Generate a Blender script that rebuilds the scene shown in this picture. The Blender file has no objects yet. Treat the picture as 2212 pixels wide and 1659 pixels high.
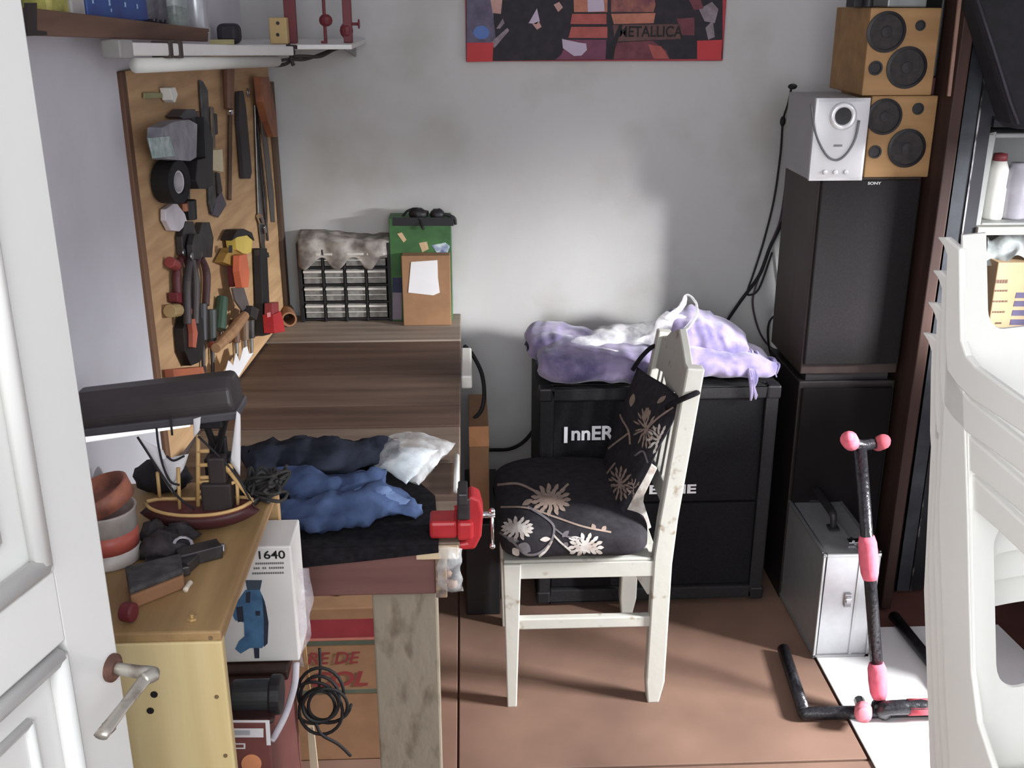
import bpy, bmesh, math, random
from mathutils import Vector as V, noise, Matrix
random.seed(7); noise.seed_set(7)
C = bpy.context.scene.collection
# ---------------------------------------------------------------- camera model (2212 x 1659)
FPX = 2305.0; PIT = math.radians(19.8); YAW = math.radians(2.5); CH = 1.7
FW = V((math.sin(YAW)*math.cos(PIT), math.cos(YAW)*math.cos(PIT), -math.sin(PIT)))
RT = V((math.cos(YAW), -math.sin(YAW), 0)); UP = V((math.sin(YAW)*math.sin(PIT), math.cos(YAW)*math.sin(PIT), math.cos(PIT)))
CAM = V((0, 0, CH))
def ray(u, v): return FW + RT*((u-1106)/FPX) - UP*((v-829.5)/FPX)
def P(u, v, X=None, Y=None, Z=None):
    d = ray(u, v)
    t = X/d.x if X is not None else Y/d.y if Y is not None else (Z-CH)/d.z
    return CAM + d*t
def PP(u, v, p0, n):
    d = ray(u, v); return CAM + d*((p0-CAM).dot(n)/d.dot(n))
# ---------------------------------------------------------------- materials
def lin_(c):
    f = lambda a: a/12.92 if a <= .04045 else ((a+.055)/1.055)**2.4
    return tuple(f(x/255) for x in c)+(1,)
MC = {}
def mat(name, col, rough=.6, metal=0, var=.15, scale=12, bump=0, col2=None, stretch=None, spec=.4, alpha=1, emit=0, sheen=0, lo=.35, hi=.65, detail=4, sat=.8):
    if name in MC: return MC[name]
    def lin(c):
        q = lin_(c); l = .2126*q[0]+.7152*q[1]+.0722*q[2]; return tuple(l+(x-l)*sat for x in q[:3])+(1,)
    m = bpy.data.materials.new(name); m.use_nodes = True; nt = m.node_tree; N = nt.nodes; L = nt.links
    b = N['Principled BSDF']; b.inputs['Roughness'].default_value = rough; b.inputs['Metallic'].default_value = metal
    b.inputs['Specular IOR Level'].default_value = spec
    if sheen: b.inputs['Sheen Weight'].default_value = sheen
    tc = N.new('ShaderNodeTexCoord'); mp = N.new('ShaderNodeMapping'); L.new(tc.outputs['Object'], mp.inputs[0])
    if stretch: mp.inputs['Scale'].default_value = stretch
    nz = N.new('ShaderNodeTexNoise'); nz.inputs['Scale'].default_value = scale; nz.inputs['Detail'].default_value = detail; L.new(mp.outputs[0], nz.inputs[0])
    cr = N.new('ShaderNodeValToRGB'); L.new(nz.outputs[0], cr.inputs[0])
    c1 = lin(col)
    if col2 is None:
        cA = tuple(max(0, x*(1-var)) for x in c1[:3])+(1,); cB = tuple(min(1, x*(1+var)) for x in c1[:3])+(1,)
    else: cA = lin(col2); cB = c1
    cr.color_ramp.elements[0].color = cA; cr.color_ramp.elements[1].color = cB
    cr.color_ramp.elements[0].position = lo; cr.color_ramp.elements[1].position = hi
    L.new(cr.outputs[0], b.inputs['Base Color'])
    if bump:
        bp = N.new('ShaderNodeBump'); bp.inputs['Strength'].default_value = bump; bp.inputs['Distance'].default_value = .01
        L.new(nz.outputs[0], bp.inputs['Height']); L.new(bp.outputs[0], b.inputs['Normal'])
    if emit:
        L.new(cr.outputs[0], b.inputs['Emission Color']); b.inputs['Emission Strength'].default_value = emit
    if alpha < 1: b.inputs['Alpha'].default_value = alpha
    MC[name] = m; return m
def plastic_film(name, col, a=.5, a2=.15, scale=25):
    if name in MC: return MC[name]
    m = mat(name, col, rough=.22, var=.08, scale=30, spec=.6); nt = m.node_tree; N = nt.nodes; L = nt.links
    b = N['Principled BSDF']; nz = N.new('ShaderNodeTexNoise'); nz.inputs['Scale'].default_value = scale; nz.inputs['Detail'].default_value = 3
    tc = N.new('ShaderNodeTexCoord'); L.new(tc.outputs['Object'], nz.inputs[0])
    mr = N.new('ShaderNodeMapRange'); mr.inputs['From Min'].default_value = .35; mr.inputs['From Max'].default_value = .65
    mr.inputs['To Min'].default_value = a2; mr.inputs['To Max'].default_value = a
    L.new(nz.outputs[0], mr.inputs[0]); L.new(mr.outputs[0], b.inputs['Alpha'])
    bp = N.new('ShaderNodeBump'); bp.inputs['Strength'].default_value = .5; bp.inputs['Distance'].default_value = .01
    L.new(nz.outputs[0], bp.inputs['Height']); L.new(bp.outputs[0], b.inputs['Normal'])
    return m
def wood(name, c1, c2, axis='y', scale=6, rough=.65, bump=.15, lo=.3, hi=.7):
    s = {'x': (.08, 1, 1), 'y': (1, .08, 1), 'z': (1, 1, .08)}[axis]
    return mat(name, c1, rough, 0, col2=c2, scale=scale*6, stretch=s, bump=bump, lo=lo, hi=hi, spec=.3, detail=6)
# ---------------------------------------------------------------- mesh builder (world coordinates)
def crv(pts, n=6):
    pts = [V(p) for p in pts]
    if len(pts) < 3: return pts
    q = [pts[0]*2-pts[1]]+pts+[pts[-1]*2-pts[-2]]; out = []
    for i in range(1, len(q)-2):
        a, b, c, d = q[i-1:i+3]
        for k in range(n):
            t = k/n
            out.append(.5*((2*b)+(c-a)*t+(2*a-5*b+4*c-d)*t*t+(3*b-a-3*c+d)*t**3))
    out.append(pts[-1]); return out
def frame(d):
    d = d.normalized(); a = V((0, 0, 1)) if abs(d.z) < .9 else V((1, 0, 0))
    e = d.cross(a).normalized(); return e, e.cross(d).normalized()
class B:
    def __init__(s): s.v = []; s.f = []; s.m = []
    def add(s, vs, fs, m=0):
        o = len(s.v); s.v += [V(x) for x in vs]; s.f += [tuple(i+o for i in f) for f in fs]; s.m += [m]*len(fs); return s
    def box(s, x0, x1, y0, y1, z0, z1, m=0):
        return s.add([(x, y, z) for x in (x0, x1) for y in (y0, y1) for z in (z0, z1)], [(0, 1, 3, 2), (4, 6, 7, 5), (0, 4, 5, 1), (2, 3, 7, 6), (0, 2, 6, 4), (1, 5, 7, 3)], m)
    def obox(s, c, h, rz=0, ax=None, m=0):
        c = V(c); R = ax if ax else Matrix.Rotation(rz, 3, 'Z')
        vs = [c + R@V((x*h[0], y*h[1], z*h[2])) for x in (-1, 1) for y in (-1, 1) for z in (-1, 1)]
        return s.add(vs, [(0, 1, 3, 2), (4, 6, 7, 5), (0, 4, 5, 1), (2, 3, 7, 6), (0, 2, 6, 4), (1, 5, 7, 3)], m)
    def prism(s, pts, ex, m=0):
        pts = [V(p) for p in pts]; ex = V(ex); n = len(pts)
        return s.add(pts+[p+ex for p in pts], [tuple(range(n-1, -1, -1)), tuple(range(n, 2*n))]+[(i, (i+1) % n, n+(i+1) % n, n+i) for i in range(n)], m)
    def tube(s, pts, r, n=8, m=0, caps=True, flat=1, upv=None):
        pts = [V(p) for p in pts]; N = len(pts); rs = r if isinstance(r, (list, tuple)) else [r]*N
        if len(rs) != N: rs = [rs[min(len(rs)-1, int(i/(N-1)*(len(rs)-1)))]*(1-((i/(N-1)*(len(rs)-1)) % 1))+rs[min(len(rs)-1, int(i/(N-1)*(len(rs)-1))+1)]*((i/(N-1)*(len(rs)-1)) % 1) for i in range(N)]
        vs = []; e = None
        for i, p in enumerate(pts):
            d = (pts[min(i+1, N-1)]-pts[max(i-1, 0)]).normalized()
            if e is None:
                e, g = frame(d)
                if upv is not None: g = (V(upv)-d*V(upv).dot(d)).normalized(); e = d.cross(g)
            e = (e-d*e.dot(d)).normalized(); g = e.cross(d)
            for k in range(n):
                a = 2*math.pi*k/n; vs.append(p+(e*math.cos(a)+g*math.sin(a)*flat)*rs[i])
        fs = [(i*n+k, i*n+(k+1) % n, (i+1)*n+(k+1) % n, (i+1)*n+k) for i in range(N-1) for k in range(n)]
        if caps: fs += [tuple(range(n-1, -1, -1)), tuple(range((N-1)*n, N*n))]
        return s.add(vs, fs, m)
    def cyl(s, a, b, r, r1=None, n=20, m=0): return s.tube([a, b], [r, r if r1 is None else r1], n, m)
    def lathe(s, prof, o, ax=(0, 0, 1), n=28, m=0, caps=True):
        o = V(o); ax = V(ax).normalized(); e, g = frame(ax); vs = []
        for r, h in prof:
            for k in range(n):
                a = 2*math.pi*k/n; vs.append(o+ax*h+(e*math.cos(a)+g*math.sin(a))*r)
        N = len(prof); fs = [(i*n+k, i*n+(k+1) % n, (i+1)*n+(k+1) % n, (i+1)*n+k) for i in range(N-1) for k in range(n)]
        cl = (V((prof[0][0], prof[0][1], 0))-V((prof[-1][0], prof[-1][1], 0))).length < 1e-6
        if not caps or cl: return s.add(vs, fs, m)
        if prof[0][0] > 1e-4: fs.append(tuple(range(n-1, -1, -1)))
        if prof[-1][0] > 1e-4: fs.append(tuple(range((N-1)*n, N*n)))
        return s.add(vs, fs, m)
    def ell(s, c, r, n=16, m=0, nz=0, sc=10):
        c = V(c); vs = []; k2 = n//2
        for i in range(k2+1):
            t = math.pi*i/k2
            for k in range(n):
                a = 2*math.pi*k/n; d = V((math.sin(t)*math.cos(a), math.sin(t)*math.sin(a), math.cos(t)))
                q = 1+(noise.noise((c+d*.3)*sc)*nz if nz else 0)
                vs.append(c+V((d.x*r[0], d.y*r[1], d.z*r[2]))*q)
        return s.add(vs, [(i*n+k, i*n+(k+1) % n, (i+1)*n+(k+1) % n, (i+1)*n+k) for i in range(k2) for k in range(n)], m)
    def grid(s, fn, nu, nv, m=0):
        vs = [fn(i/nu, j/nv) for i in range(nu+1) for j in range(nv+1)]; w = nv+1
        return s.add(vs, [(i*w+j, (i+1)*w+j, (i+1)*w+j+1, i*w+j+1) for i in range(nu) for j in range(nv)], m)
    def noise(s, amt, sc, i0=0, dirs=(1, 1, 1)):
        for i in range(i0, len(s.v)):
            n = noise.noise_vector(s.v[i]*sc); s.v[i] = s.v[i]+V((n.x*dirs[0], n.y*dirs[1], n.z*dirs[2]))*amt
        return s
    def build(s, name, mats, parent=None, bevel=0, smooth=False, sub=0, seg=2, thick=0):
        me = bpy.data.meshes.new(name)
        org = wloc(parent) if parent else V(((min(p.x for p in s.v)+max(p.x for p in s.v))/2, (min(p.y for p in s.v)+max(p.y for p in s.v))/2, min(p.z for p in s.v)))
        me.from_pydata([tuple(p-org) for p in s.v], [], s.f)
        if not isinstance(mats, (list, tuple)): mats = [mats]
        for q in mats: me.materials.append(q)
        for p, i in zip(me.polygons, s.m): p.material_index = i
        bm = bmesh.new(); bm.from_mesh(me)
        bmesh.ops.remove_doubles(bm, verts=bm.verts, dist=1e-6)
        bmesh.ops.recalc_face_normals(bm, faces=bm.faces); bm.to_mesh(me); bm.free()
        if smooth:
            for p in me.polygons: p.use_smooth = True
        o = bpy.data.objects.new(name, me); C.objects.link(o)
        if parent: o.parent = parent; WL[o] = org
        else: o.location = org; WL[o] = org
        if bevel:
            b = o.modifiers.new('bevel', 'BEVEL'); b.width = bevel; b.segments = seg; b.limit_method = 'ANGLE'; b.angle_limit = .6
        if sub:
            b = o.modifiers.new('sub', 'SUBSURF'); b.levels = sub; b.render_levels = sub
        if thick:
            b = o.modifiers.new('solid', 'SOLIDIFY'); b.thickness = thick
        return o
WL = {}
def wloc(o): return WL.get(o, V((0, 0, 0)))
def tag(o, label, cat, group=None):
    o['label'] = label; o['category'] = cat
    if group: o['group'] = group
    return o
def thing(name, label, cat, loc, group=None):
    o = bpy.data.objects.new(name, None); C.objects.link(o); o.location = V(loc); o.empty_display_size = .05; WL[o] = V(loc)
    return tag(o, label, cat, group)
def solo(b, name, mats, label, cat, group=None, **k): return tag(b.build(name, mats, None, **k), label, cat, group)
def struct(b, name, mats, **k):
    o = b.build(name, mats, None, **k); o['kind'] = 'structure'; return o
def copy_tree(o, off, label, parent=None):
    c = o.copy(); C.objects.link(c)
    if parent: c.parent = parent
    else: c.location = o.location+V(off); c['label'] = label
    for ch in list(o.children):
        copy_tree(ch, off, None, c)
    return c
def text_bm(body, p, w, h, xa, za, nrm, th=.001, bold=0, shear=0):
    """letters as solid mesh: p lower left corner, w total width, h cap height, xa reading direction, za up, nrm outwards"""
    cu = bpy.data.curves.new('lettering', 'FONT'); cu.body = body; cu.size = 1; cu.offset = bold; cu.shear = shear
    o = bpy.data.objects.new('lettering', cu); C.objects.link(o); dg = bpy.context.evaluated_depsgraph_get(); me = bpy.data.meshes.new_from_object(o.evaluated_get(dg))
    bpy.data.objects.remove(o); bpy.data.curves.remove(cu)
    xs = [v.co.x for v in me.vertices]; ys = [v.co.y for v in me.vertices]; x0, x1, y0, y1 = min(xs), max(xs), min(ys), max(ys)
    b = B(); p = V(p); xa = V(xa).normalized(); za = V(za).normalized(); nrm = V(nrm).normalized()
    vs = [p+xa*((v.co.x-x0)/(x1-x0)*w)+za*((v.co.y-y0)/(y1-y0)*h)+nrm*th for v in me.vertices]
    b.add(vs, [tuple(f.vertices) for f in me.polygons]); bpy.data.meshes.remove(me); return b
def slabX(pts, X, th, m=0, b=None):
    b = b or B(); return b.prism([P(u, v, X=X) for u, v in pts], (th, 0, 0), m)
def slabY(pts, Y, th, m=0, b=None):
    b = b or B(); return b.prism([P(u, v, Y=Y) for u, v in pts], (0, th, 0), m)
def slabZ(pts, Z, th, m=0, b=None):
    b = b or B(); return b.prism([P(u, v, Z=Z) for u, v in pts], (0, 0, th), m)
WY = 3.29
# ---------------------------------------------------------------- shared materials
WALL = mat('plaster_white', (208, 206, 214), .9, var=.05, scale=5, bump=.25, detail=8)
WALLB = mat('plaster_stained', (190, 189, 188), .9, col2=(172, 170, 163), scale=3.2, bump=.3, lo=.3, hi=.52, detail=9)
LIGHTWOOD = wood('pine_board', (196, 155, 96), (164, 122, 70), 'y', 5)
PEGWOOD = wood('chipboard_tan', (206, 162, 108), (176, 134, 86), 'y', 7)
YELWOOD = wood('yellow_varnished_wood', (226, 203, 138), (208, 180, 112), 'z', 4, rough=.5)
TOPWOOD = wood('varnished_ply_top', (178, 140, 80), (140, 104, 56), 'y', 4, rough=.45)
BENCHWOOD = wood('weathered_plank', (122, 98, 80), (84, 62, 50), 'x', 4, lo=.25, hi=.75)
BENCHW2 = wood('weathered_plank_pale', (142, 122, 102), (100, 80, 66), 'x', 5, lo=.25, hi=.75)
BENCHW3 = wood('weathered_plank_dark', (106, 80, 64), (70, 50, 40), 'x', 4, lo=.25, hi=.75)
GREYWOOD = wood('grey_plank', (160, 144, 128), (120, 104, 90), 'x', 5)
BLEGWOOD = mat('worn_painted_leg', (138, 126, 106), .8, col2=(92, 74, 58), scale=26, stretch=(1, 1, .45), bump=.2, lo=.28, hi=.5, detail=9)
REDWOOD = wood('red_brown_apron', (128, 84, 78), (104, 66, 60), 'x', 3)
DARKWOOD = wood('dark_brown_veneer', (66, 42, 34), (46, 28, 22), 'z', 3, rough=.5)
SHELFWOOD = wood('brown_shelf_board', (128, 94, 72), (88, 60, 48), 'y', 4)
BLACK = mat('black_plastic', (30, 28, 31), .5, var=.2)
BLACKCLOTH = mat('black_cloth', (28, 26, 30), .95, var=.3, scale=60, bump=.2, spec=.1)
RUBBER = mat('black_rubber', (26, 25, 27), .7, var=.2)
STEEL = mat('steel', (150, 150, 152), .35, 1, var=.15, scale=30)
DSTEEL = mat('dark_tool_steel', (74, 70, 72), .5, .7, var=.3, scale=20)
CHROME = mat('chrome', (215, 215, 218), .15, 1, var=.03)
WHITEP = mat('white_plastic', (228, 226, 218), .4, var=.02)
WHITE = mat('white_paint', (226, 224, 220), .5, var=.03)
PAPER = mat('white_paper', (226, 224, 226), .8, var=.03)
RED = mat('red_paint', (172, 38, 44), .4, var=.15, sat=.95)
DRED = mat('dark_red_paint', (116, 34, 42), .5, var=.15)
MAROON = mat('maroon_grip', (96, 40, 46), .5, var=.2)
ORANGE = mat('orange_plastic', (226, 104, 50), .45, var=.1)
YELLOW = mat('yellow_plastic', (222, 190, 30), .45, var=.1)
CARD = mat('cardboard', (152, 108, 68), .85, var=.08, scale=20)
CARDD = mat('cardboard_brown', (150, 102, 62), .85, var=.1, scale=12)
CHAIRP = mat('chipped_white_paint', (178, 176, 166), .6, col2=(132, 112, 84), scale=22, lo=.28, hi=.38, bump=.1, detail=8)
# ================================================================ ROOM
FLOORM = mat('red_brown_floor', (118, 70, 58), .75, col2=(92, 54, 46), scale=4, bump=.08, detail=7)
HARDB = mat('brown_hardboard', (132, 98, 79), .62, col2=(102, 74, 60), scale=3.5, bump=.05, detail=9, lo=.25, hi=.75)
struct(B().box(-1.6, 2.6, -1.5, 3.5, -.06, -.012), 'floor', FLOORM)
struct(B().box(-.8, 2.2, WY, WY+.15, -.012, 2.6), 'wall_back', WALLB)
struct(B().box(-.8, -.64, .34, WY, -.012, 2.6), 'wall_left', WALL)
wr = B(); wr.box(2.05, 2.2, 2.35, WY, -.012, 2.6); wr.box(2.05, 2.2, 1.05, 1.55, -.012, 2.6); wr.box(2.05, 2.2, .34, .45, -.012, 2.6); wr.box(2.05, 2.2, .45, 1.05, 1.95, 2.6); wr.box(2.05, 2.2, .45, 1.05, -.012, 1.2); wr.box(2.05, 2.2, 1.55, 2.35, 1.42, 2.6); wr.box(2.05, 2.2, 1.55, 2.35, -.012, .35)
struct(wr, 'wall_right', WALL)
struct(B().box(-.8, 2.2, .34, WY+.15, 2.6, 2.7), 'ceiling', WALL)
wf = B()
for y in (1.55, 2.31): wf.box(2.09, 2.13, y, y+.04, .35, 1.42)
wf.box(2.09, 2.13, 1.93, 1.97, .35, 1.42); wf.box(2.09, 2.13, 1.55, 2.35, .35, .39); wf.box(2.09, 2.13, 1.55, 2.35, 1.38, 1.42)
struct(wf, 'window_1', WHITE, bevel=.004)
wf = B()
for y in (.45, 1.01): wf.box(2.09, 2.13, y, y+.04, 1.2, 1.95)
for z in (1.2, 1.91): wf.box(2.09, 2.13, .45, 1.05, z, z+.04)
struct(wf, 'added_window', WHITE, bevel=.004)  # unseen window, added as an opening for the wall patch beam
solo(B().box(-.035, .937, 2.05, WY-.002, -.012, 0), 'hardboard_sheet', HARDB, 'large brown hardboard sheet lying flat on the floor under the floral chair', 'floor board', bevel=.002)
solo(B().box(-.64, -.04, 2.05, WY-.002, -.012, -.001), 'hardboard_sheet', HARDB, 'darker strip of brown hardboard on the floor beneath the workbench', 'floor board', bevel=.002)
solo(B().box(-.64, .95, 1.0, 2.045, -.012, -.002), 'hardboard_sheet', HARDB, 'brown hardboard sheet in front, cut off by the lower edge of the photo', 'floor board', bevel=.002)
wp = [V((.943, 1.75, 0)), V((.943, 2.6, 0)), P(2155, 1352, Z=0), P(2212, 1408, Z=0), P(2330, 1540, Z=0)]; wp.append(V((wp[-1].x+.05, 1.75, 0)))
solo(B().prism(wp, (0, 0, .005)), 'laminate_sheet', mat('white_laminate', (238, 238, 238), .45, var=.01), 'white laminate panel lying flat on the floor under the guitar stand', 'panel', bevel=.001)
# ---------------------------------------------------------------- open door, leaf seen from inside
dv = ray(1700, 0); dv = V((dv.x, dv.y, 0)).normalized(); dn = V((dv.y, -dv.x, 0)); de = P(170, 830, Y=1.05); de.z = 0
DOORW = mat('door_white_enamel', (222, 222, 218), .35, var=.015, scale=3)
def D(s, z, o=0): return de - dv*s + dn*o + V((0, 0, z))          # s = distance from the free edge
def dq(b, s0, s1, z0, z1, o0, o1):
    return b.add([D(s, z, o) for s in (s0, s1) for z in (z0, z1) for o in (o0, o1)], [(0, 1, 3, 2), (4, 6, 7, 5), (0, 4, 5, 1), (2, 3, 7, 6), (0, 2, 6, 4), (1, 5, 7, 3)])
def dpx(u, v):
    q = PP(u, v, de, dn)-de; return -q.dot(dv), q.z
b = B(); sU, zU = dpx(118, 1233); sL, zL = dpx(140, 1385)
W_ = .72
dq(b, 0, sU, .02, 2.08, -.035, 0); dq(b, W_-.1, W_, .02, 2.08, -.035, 0); dq(b, sU, W_-.1, zL, zU, -.035, 0)
dq(b, sU, W_-.1, 1.95, 2.08, -.035, 0); dq(b, sU, W_-.1, .02, .22, -.035, 0)
dq(b, sU, W_-.1, zU, 1.95, -.025, -.012); dq(b, sU, W_-.1, .22, zL, -.025, -.012)
door = struct(b, 'door_1', DOORW, bevel=.003)
mo = B()
for z0, z1 in ((zU, 1.95), (.22, zL)):
    c = [D(sU+.012, z0+.012, -.004), D(sU+.012, z1-.012, -.004), D(W_-.112, z1-.012, -.004), D(W_-.112, z0+.012, -.004)]
    for i in range(4): mo.tube([c[i], c[(i+1) % 4]], .011, 8)
    c = [D(sU+.06, z0+.06, -.011), D(sU+.06, z1-.06, -.011), D(W_-.16, z1-.06, -.011), D(W_-.16, z0+.06, -.011)]
    for i in range(4): mo.tube([c[i], c[(i+1) % 4]], .006, 6)
m_ = mo.build('panel_moulding', DOORW, door, smooth=True)
hs, hz = dpx(240, 1442); h0 = D(hs, hz)
RUST = mat('rusty_metal', (110, 74, 62), .6, .5, var=.3, scale=50)
HAND = mat('worn_handle_metal', (176, 170, 158), .35, .6, col2=(110, 92, 78), scale=40, lo=.3, hi=.55)
hr = B(); hr.lathe([(.016, 0), (.016, .004), (.011, .008), (.0, .008)], h0, dn); ro = hr.build('handle_rosette', RUST, door, smooth=False)
hb = B(); tip = h0+dn*.048
hb.tube(crv([h0, h0+dn*.03, tip+dn*.004, tip-dv*.012], 5), [.007, .0075, .0085, .0075], 10)
hb.tube(crv([tip-dv*.005, tip-dv*.05-V((0, 0, .006)), tip-dv*.095-V((0, 0, .012))], 5), [.0085, .007, .0082], 10, flat=.6)
hb.tube([tip-dv*.08-V((0, 0, .011)), tip-dv*.072-dn*.012-V((0, 0, .022))], [.008, .004], 8)
hb.build('door_handle', HAND, door, smooth=True)
# ================================================================ WORKBENCH
bench = thing('workbench', 'long weathered plank workbench with red-brown apron standing along the left wall', 'workbench', (-.32, 2.4, 0))
ys = [1.75, 1.93, 2.12, 2.33, 2.47, 2.7, 3.0, WY-.01]
for i in range(7):
    B().box(-.625, -.02, ys[i]+.0015, ys[i+1]-.0015, .735+.002*(i % 2), .76-.0015*(i % 3)).build('plank', [BENCHW2, BENCHWOOD, BENCHW2, BENCHW3, BENCHWOOD, BENCHW3, GREYWOOD][i], bench, bevel=.003)
B().box(-.6, -.066, 1.765, 1.79, .645, .734).build('apron', REDWOOD, bench, bevel=.003)
B().box(-.06, -.035, 1.85, 3.1, .645, .734).build('side_rail', DARKWOOD, bench, bevel=.003)
B().box(-.10, -.022, 1.738, 1.75, .733, .757).build('edge_strip', wood('pale_pine', (222, 198, 156), (196, 168, 124), 'x', 5), bench, bevel=.002)
for x0, y0 in ((-.19, 1.792), (-.16, 3.0), (-.61, 3.0), (-.6, 1.792)):
    B().box(x0, x0+.125, y0, y0+.055, -.001, .734).build('leg', BLEGWOOD, bench, bevel=.004)
B().box(-.066, -.045, 1.75, 1.795, .645, .732).build('corner_plate', mat('scuffed_plate', (96, 84, 78), .6, col2=(160, 130, 96), scale=60), bench, bevel=.002)
# items on the bench, far end
o = thing('drawer_organizer', 'black small-parts organizer with sixteen clear drawers at the back of the workbench', 'organizer', P(755, 690, Z=.76))
oY = P(750, 695, Z=.7605).y; A0 = P(650, 692, Y=oY); A1 = P(852, 692, Y=oY); A2 = P(850, 538, Y=oY); z0, z1 = .7605, A2.z+.02; x0, x1 = A0.x, A1.x
fr = B(); tk = .006
fr.box(x0, x0+.012, oY, oY+.15, z0, z1); fr.box(x1-.016, x1, oY, oY+.15, z0, z1); fr.box(x0, x1, oY+.14, oY+.15, z0, z1)
rows, cols = 4, 4; xi0, xi1 = x0+.012, x1-.016
for r in range(rows+1): fr.box(xi0, xi1, oY+.004, oY+.14, z0+.008+(z1-z0-.03)*r/rows-.004, z0+.008+(z1-z0-.03)*r/rows+.002)
for c in range(1, cols): fr.box(xi0+(xi1-xi0)*c/cols-.003, xi0+(xi1-xi0)*c/cols+.003, oY, oY+.14, z0, z1-.02)
fr.build('frame', BLACK, o, bevel=.0015)
DRAWER = mat('frosted_drawer_plastic', (128, 126, 122), .3, var=.25, scale=60); LIP = mat('drawer_lip', (206, 202, 192), .3, var=.06)
for r in range(rows):
    for c in range(cols):
        xa, xb = xi0+(xi1-xi0)*c/cols+.005, xi0+(xi1-xi0)*(c+1)/cols-.005; za = z0+.008+(z1-z0-.03)*r/rows+.004; zb = z0+.008+(z1-z0-.03)*(r+1)/rows-.006
        d = B(); d.box(xa, xb, oY+.006, oY+.13, za, zb); dr_ = d.build('drawer', DRAWER, o, bevel=.001)
        d = B(); d.box(xa, xb, oY-.006, oY+.005, zb-.009, zb-.002); d.box(xa, xb, oY, oY+.005, za+(zb-za)*.4, za+(zb-za)*.46); d.build('drawer_lip', LIP, dr_, bevel=.001)
# grey cloth over the organizer
def cl(u, v):
    x = x0+.006+(x1-x0-.012)*u; f = v*.24
    if f < .12: q = V((x, oY+.14-f, z1+.008+.018*math.sin(u*5+1)*.4+.012*(1-v)))
    else:
        q = V((x, oY-.004-.006*math.sin(u*17), z1+.006-(f-.12)*(.42+.3*math.sin(u*9+1)**2)))
    n = noise.noise_vector(q*28); return q+n*.006
solo(B().grid(cl, 36, 24), 'rag', mat('grey_mottled_cloth', (178, 170, 162), .95, col2=(110, 100, 94), scale=22, spec=.1), 'crumpled grey mottled rag spread over the small-parts organizer', 'cloth', smooth=True, thick=.004)
# green box
gY = P(920, 705, Z=.7605).y+.06; q0 = P(848, 690, Y=gY); q1 = P(978, 690, Y=gY); q2 = P(978, 470, Y=gY)
GREEN = mat('green_print', (52, 112, 44), .6, col2=(36, 82, 34), scale=14)
g = thing('product_box', 'tall green printed box behind the brown carton on the workbench', 'box', ((q0.x+q1.x)/2, gY+.06, .76))
B().box(q0.x, q1.x, gY, WY-.012, .7605, q2.z).build('carton_body', GREEN, g, bevel=.002)
gp = B()
def quadY(b, pts, Y, d=.0012, m=0): return b.prism([P(u, v, Y=Y-d) for u, v in pts], (0, d*.9, 0), m)
quadY(gp, [(848, 470), (980, 470), (980, 488), (848, 488)], gY, m=0); quadY(gp, [(858, 505), (868, 502), (878, 518), (872, 524)], gY, m=1)
quadY(gp, [(932, 530), (962, 524), (972, 532), (966, 548), (944, 546)], gY, m=2); quadY(gp, [(905, 525), (922, 522), (926, 538), (912, 545)], gY, m=1)
quadY(gp, [(848, 600), (868, 600), (868, 632), (848, 632)], gY, m=3); quadY(gp, [(848, 632), (868, 632), (868, 690), (848, 690)], gY, m=4)
gp.build('printed_artwork', [BLACK, mat('print_tan', (206, 170, 120), .6), mat('print_pale', (190, 206, 206), .6, col2=(70, 90, 150), scale=60), mat('print_navy', (40, 44, 84), .6), mat('print_lilac', (130, 118, 134), .6)], g)
cb = B(); cb.ell(P(905, 472, Y=gY+.02)+V((0, 0, .012)), (.03, .022, .02), 12, nz=.5, sc=40); cb.ell(P(945, 472, Y=gY+.02)+V((0, 0, .012)), (.024, .02, .018), 12, nz=.3, sc=40)
cb.tube(crv([P(868, 470, Y=gY+.03), P(880, 456, Y=gY+.03), P(898, 452, Y=gY+.03), P(905, 468, Y=gY+.01), P(912, 490, Y=gY-.015), P(916, 494, Y=gY-.015)], 6), .004, 6)
cb.tube(crv([P(930, 465, Y=gY+.02), P(955, 462, Y=gY+.015), P(980, 470, Y=gY+.01), P(984, 485, Y=gY+.01)], 6), .005, 6)
solo(cb, 'headset', BLACK, 'tangled black headset lying on top of the green box', 'headset', smooth=True)
c0 = P(872, 704, Z=.76); cY = c0.y; c1 = P(975, 705, Y=cY); c2 = P(975, 552, Y=cY)
g = thing('carton', 'plain brown cardboard carton with a white note stuck on, standing on the workbench', 'box', ((c0.x+c1.x)/2, cY+.03, .76))
B().box(c0.x, c1.x, cY, gY-.004, .7605, c2.z).build('carton_body', CARD, g, bevel=.002)
n = slabY([(888, 566), (945, 562), (946, 600), (950, 632), (936, 638), (882, 632)], cY-.002, .0012); n.build('paper_note', PAPER, g)
t = B(); a = P(626, 706, Z=.76); t.lathe([(.018, 0), (.023, 0), (.023, .1), (.018, .1), (.018, 0)], V((a.x, a.y, .7835)), (-.25, 1, 0)); solo(t, 'cardboard_tube', CARDD, 'short brown cardboard tube lying by the small-parts organizer', 'tube', smooth=False)
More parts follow.
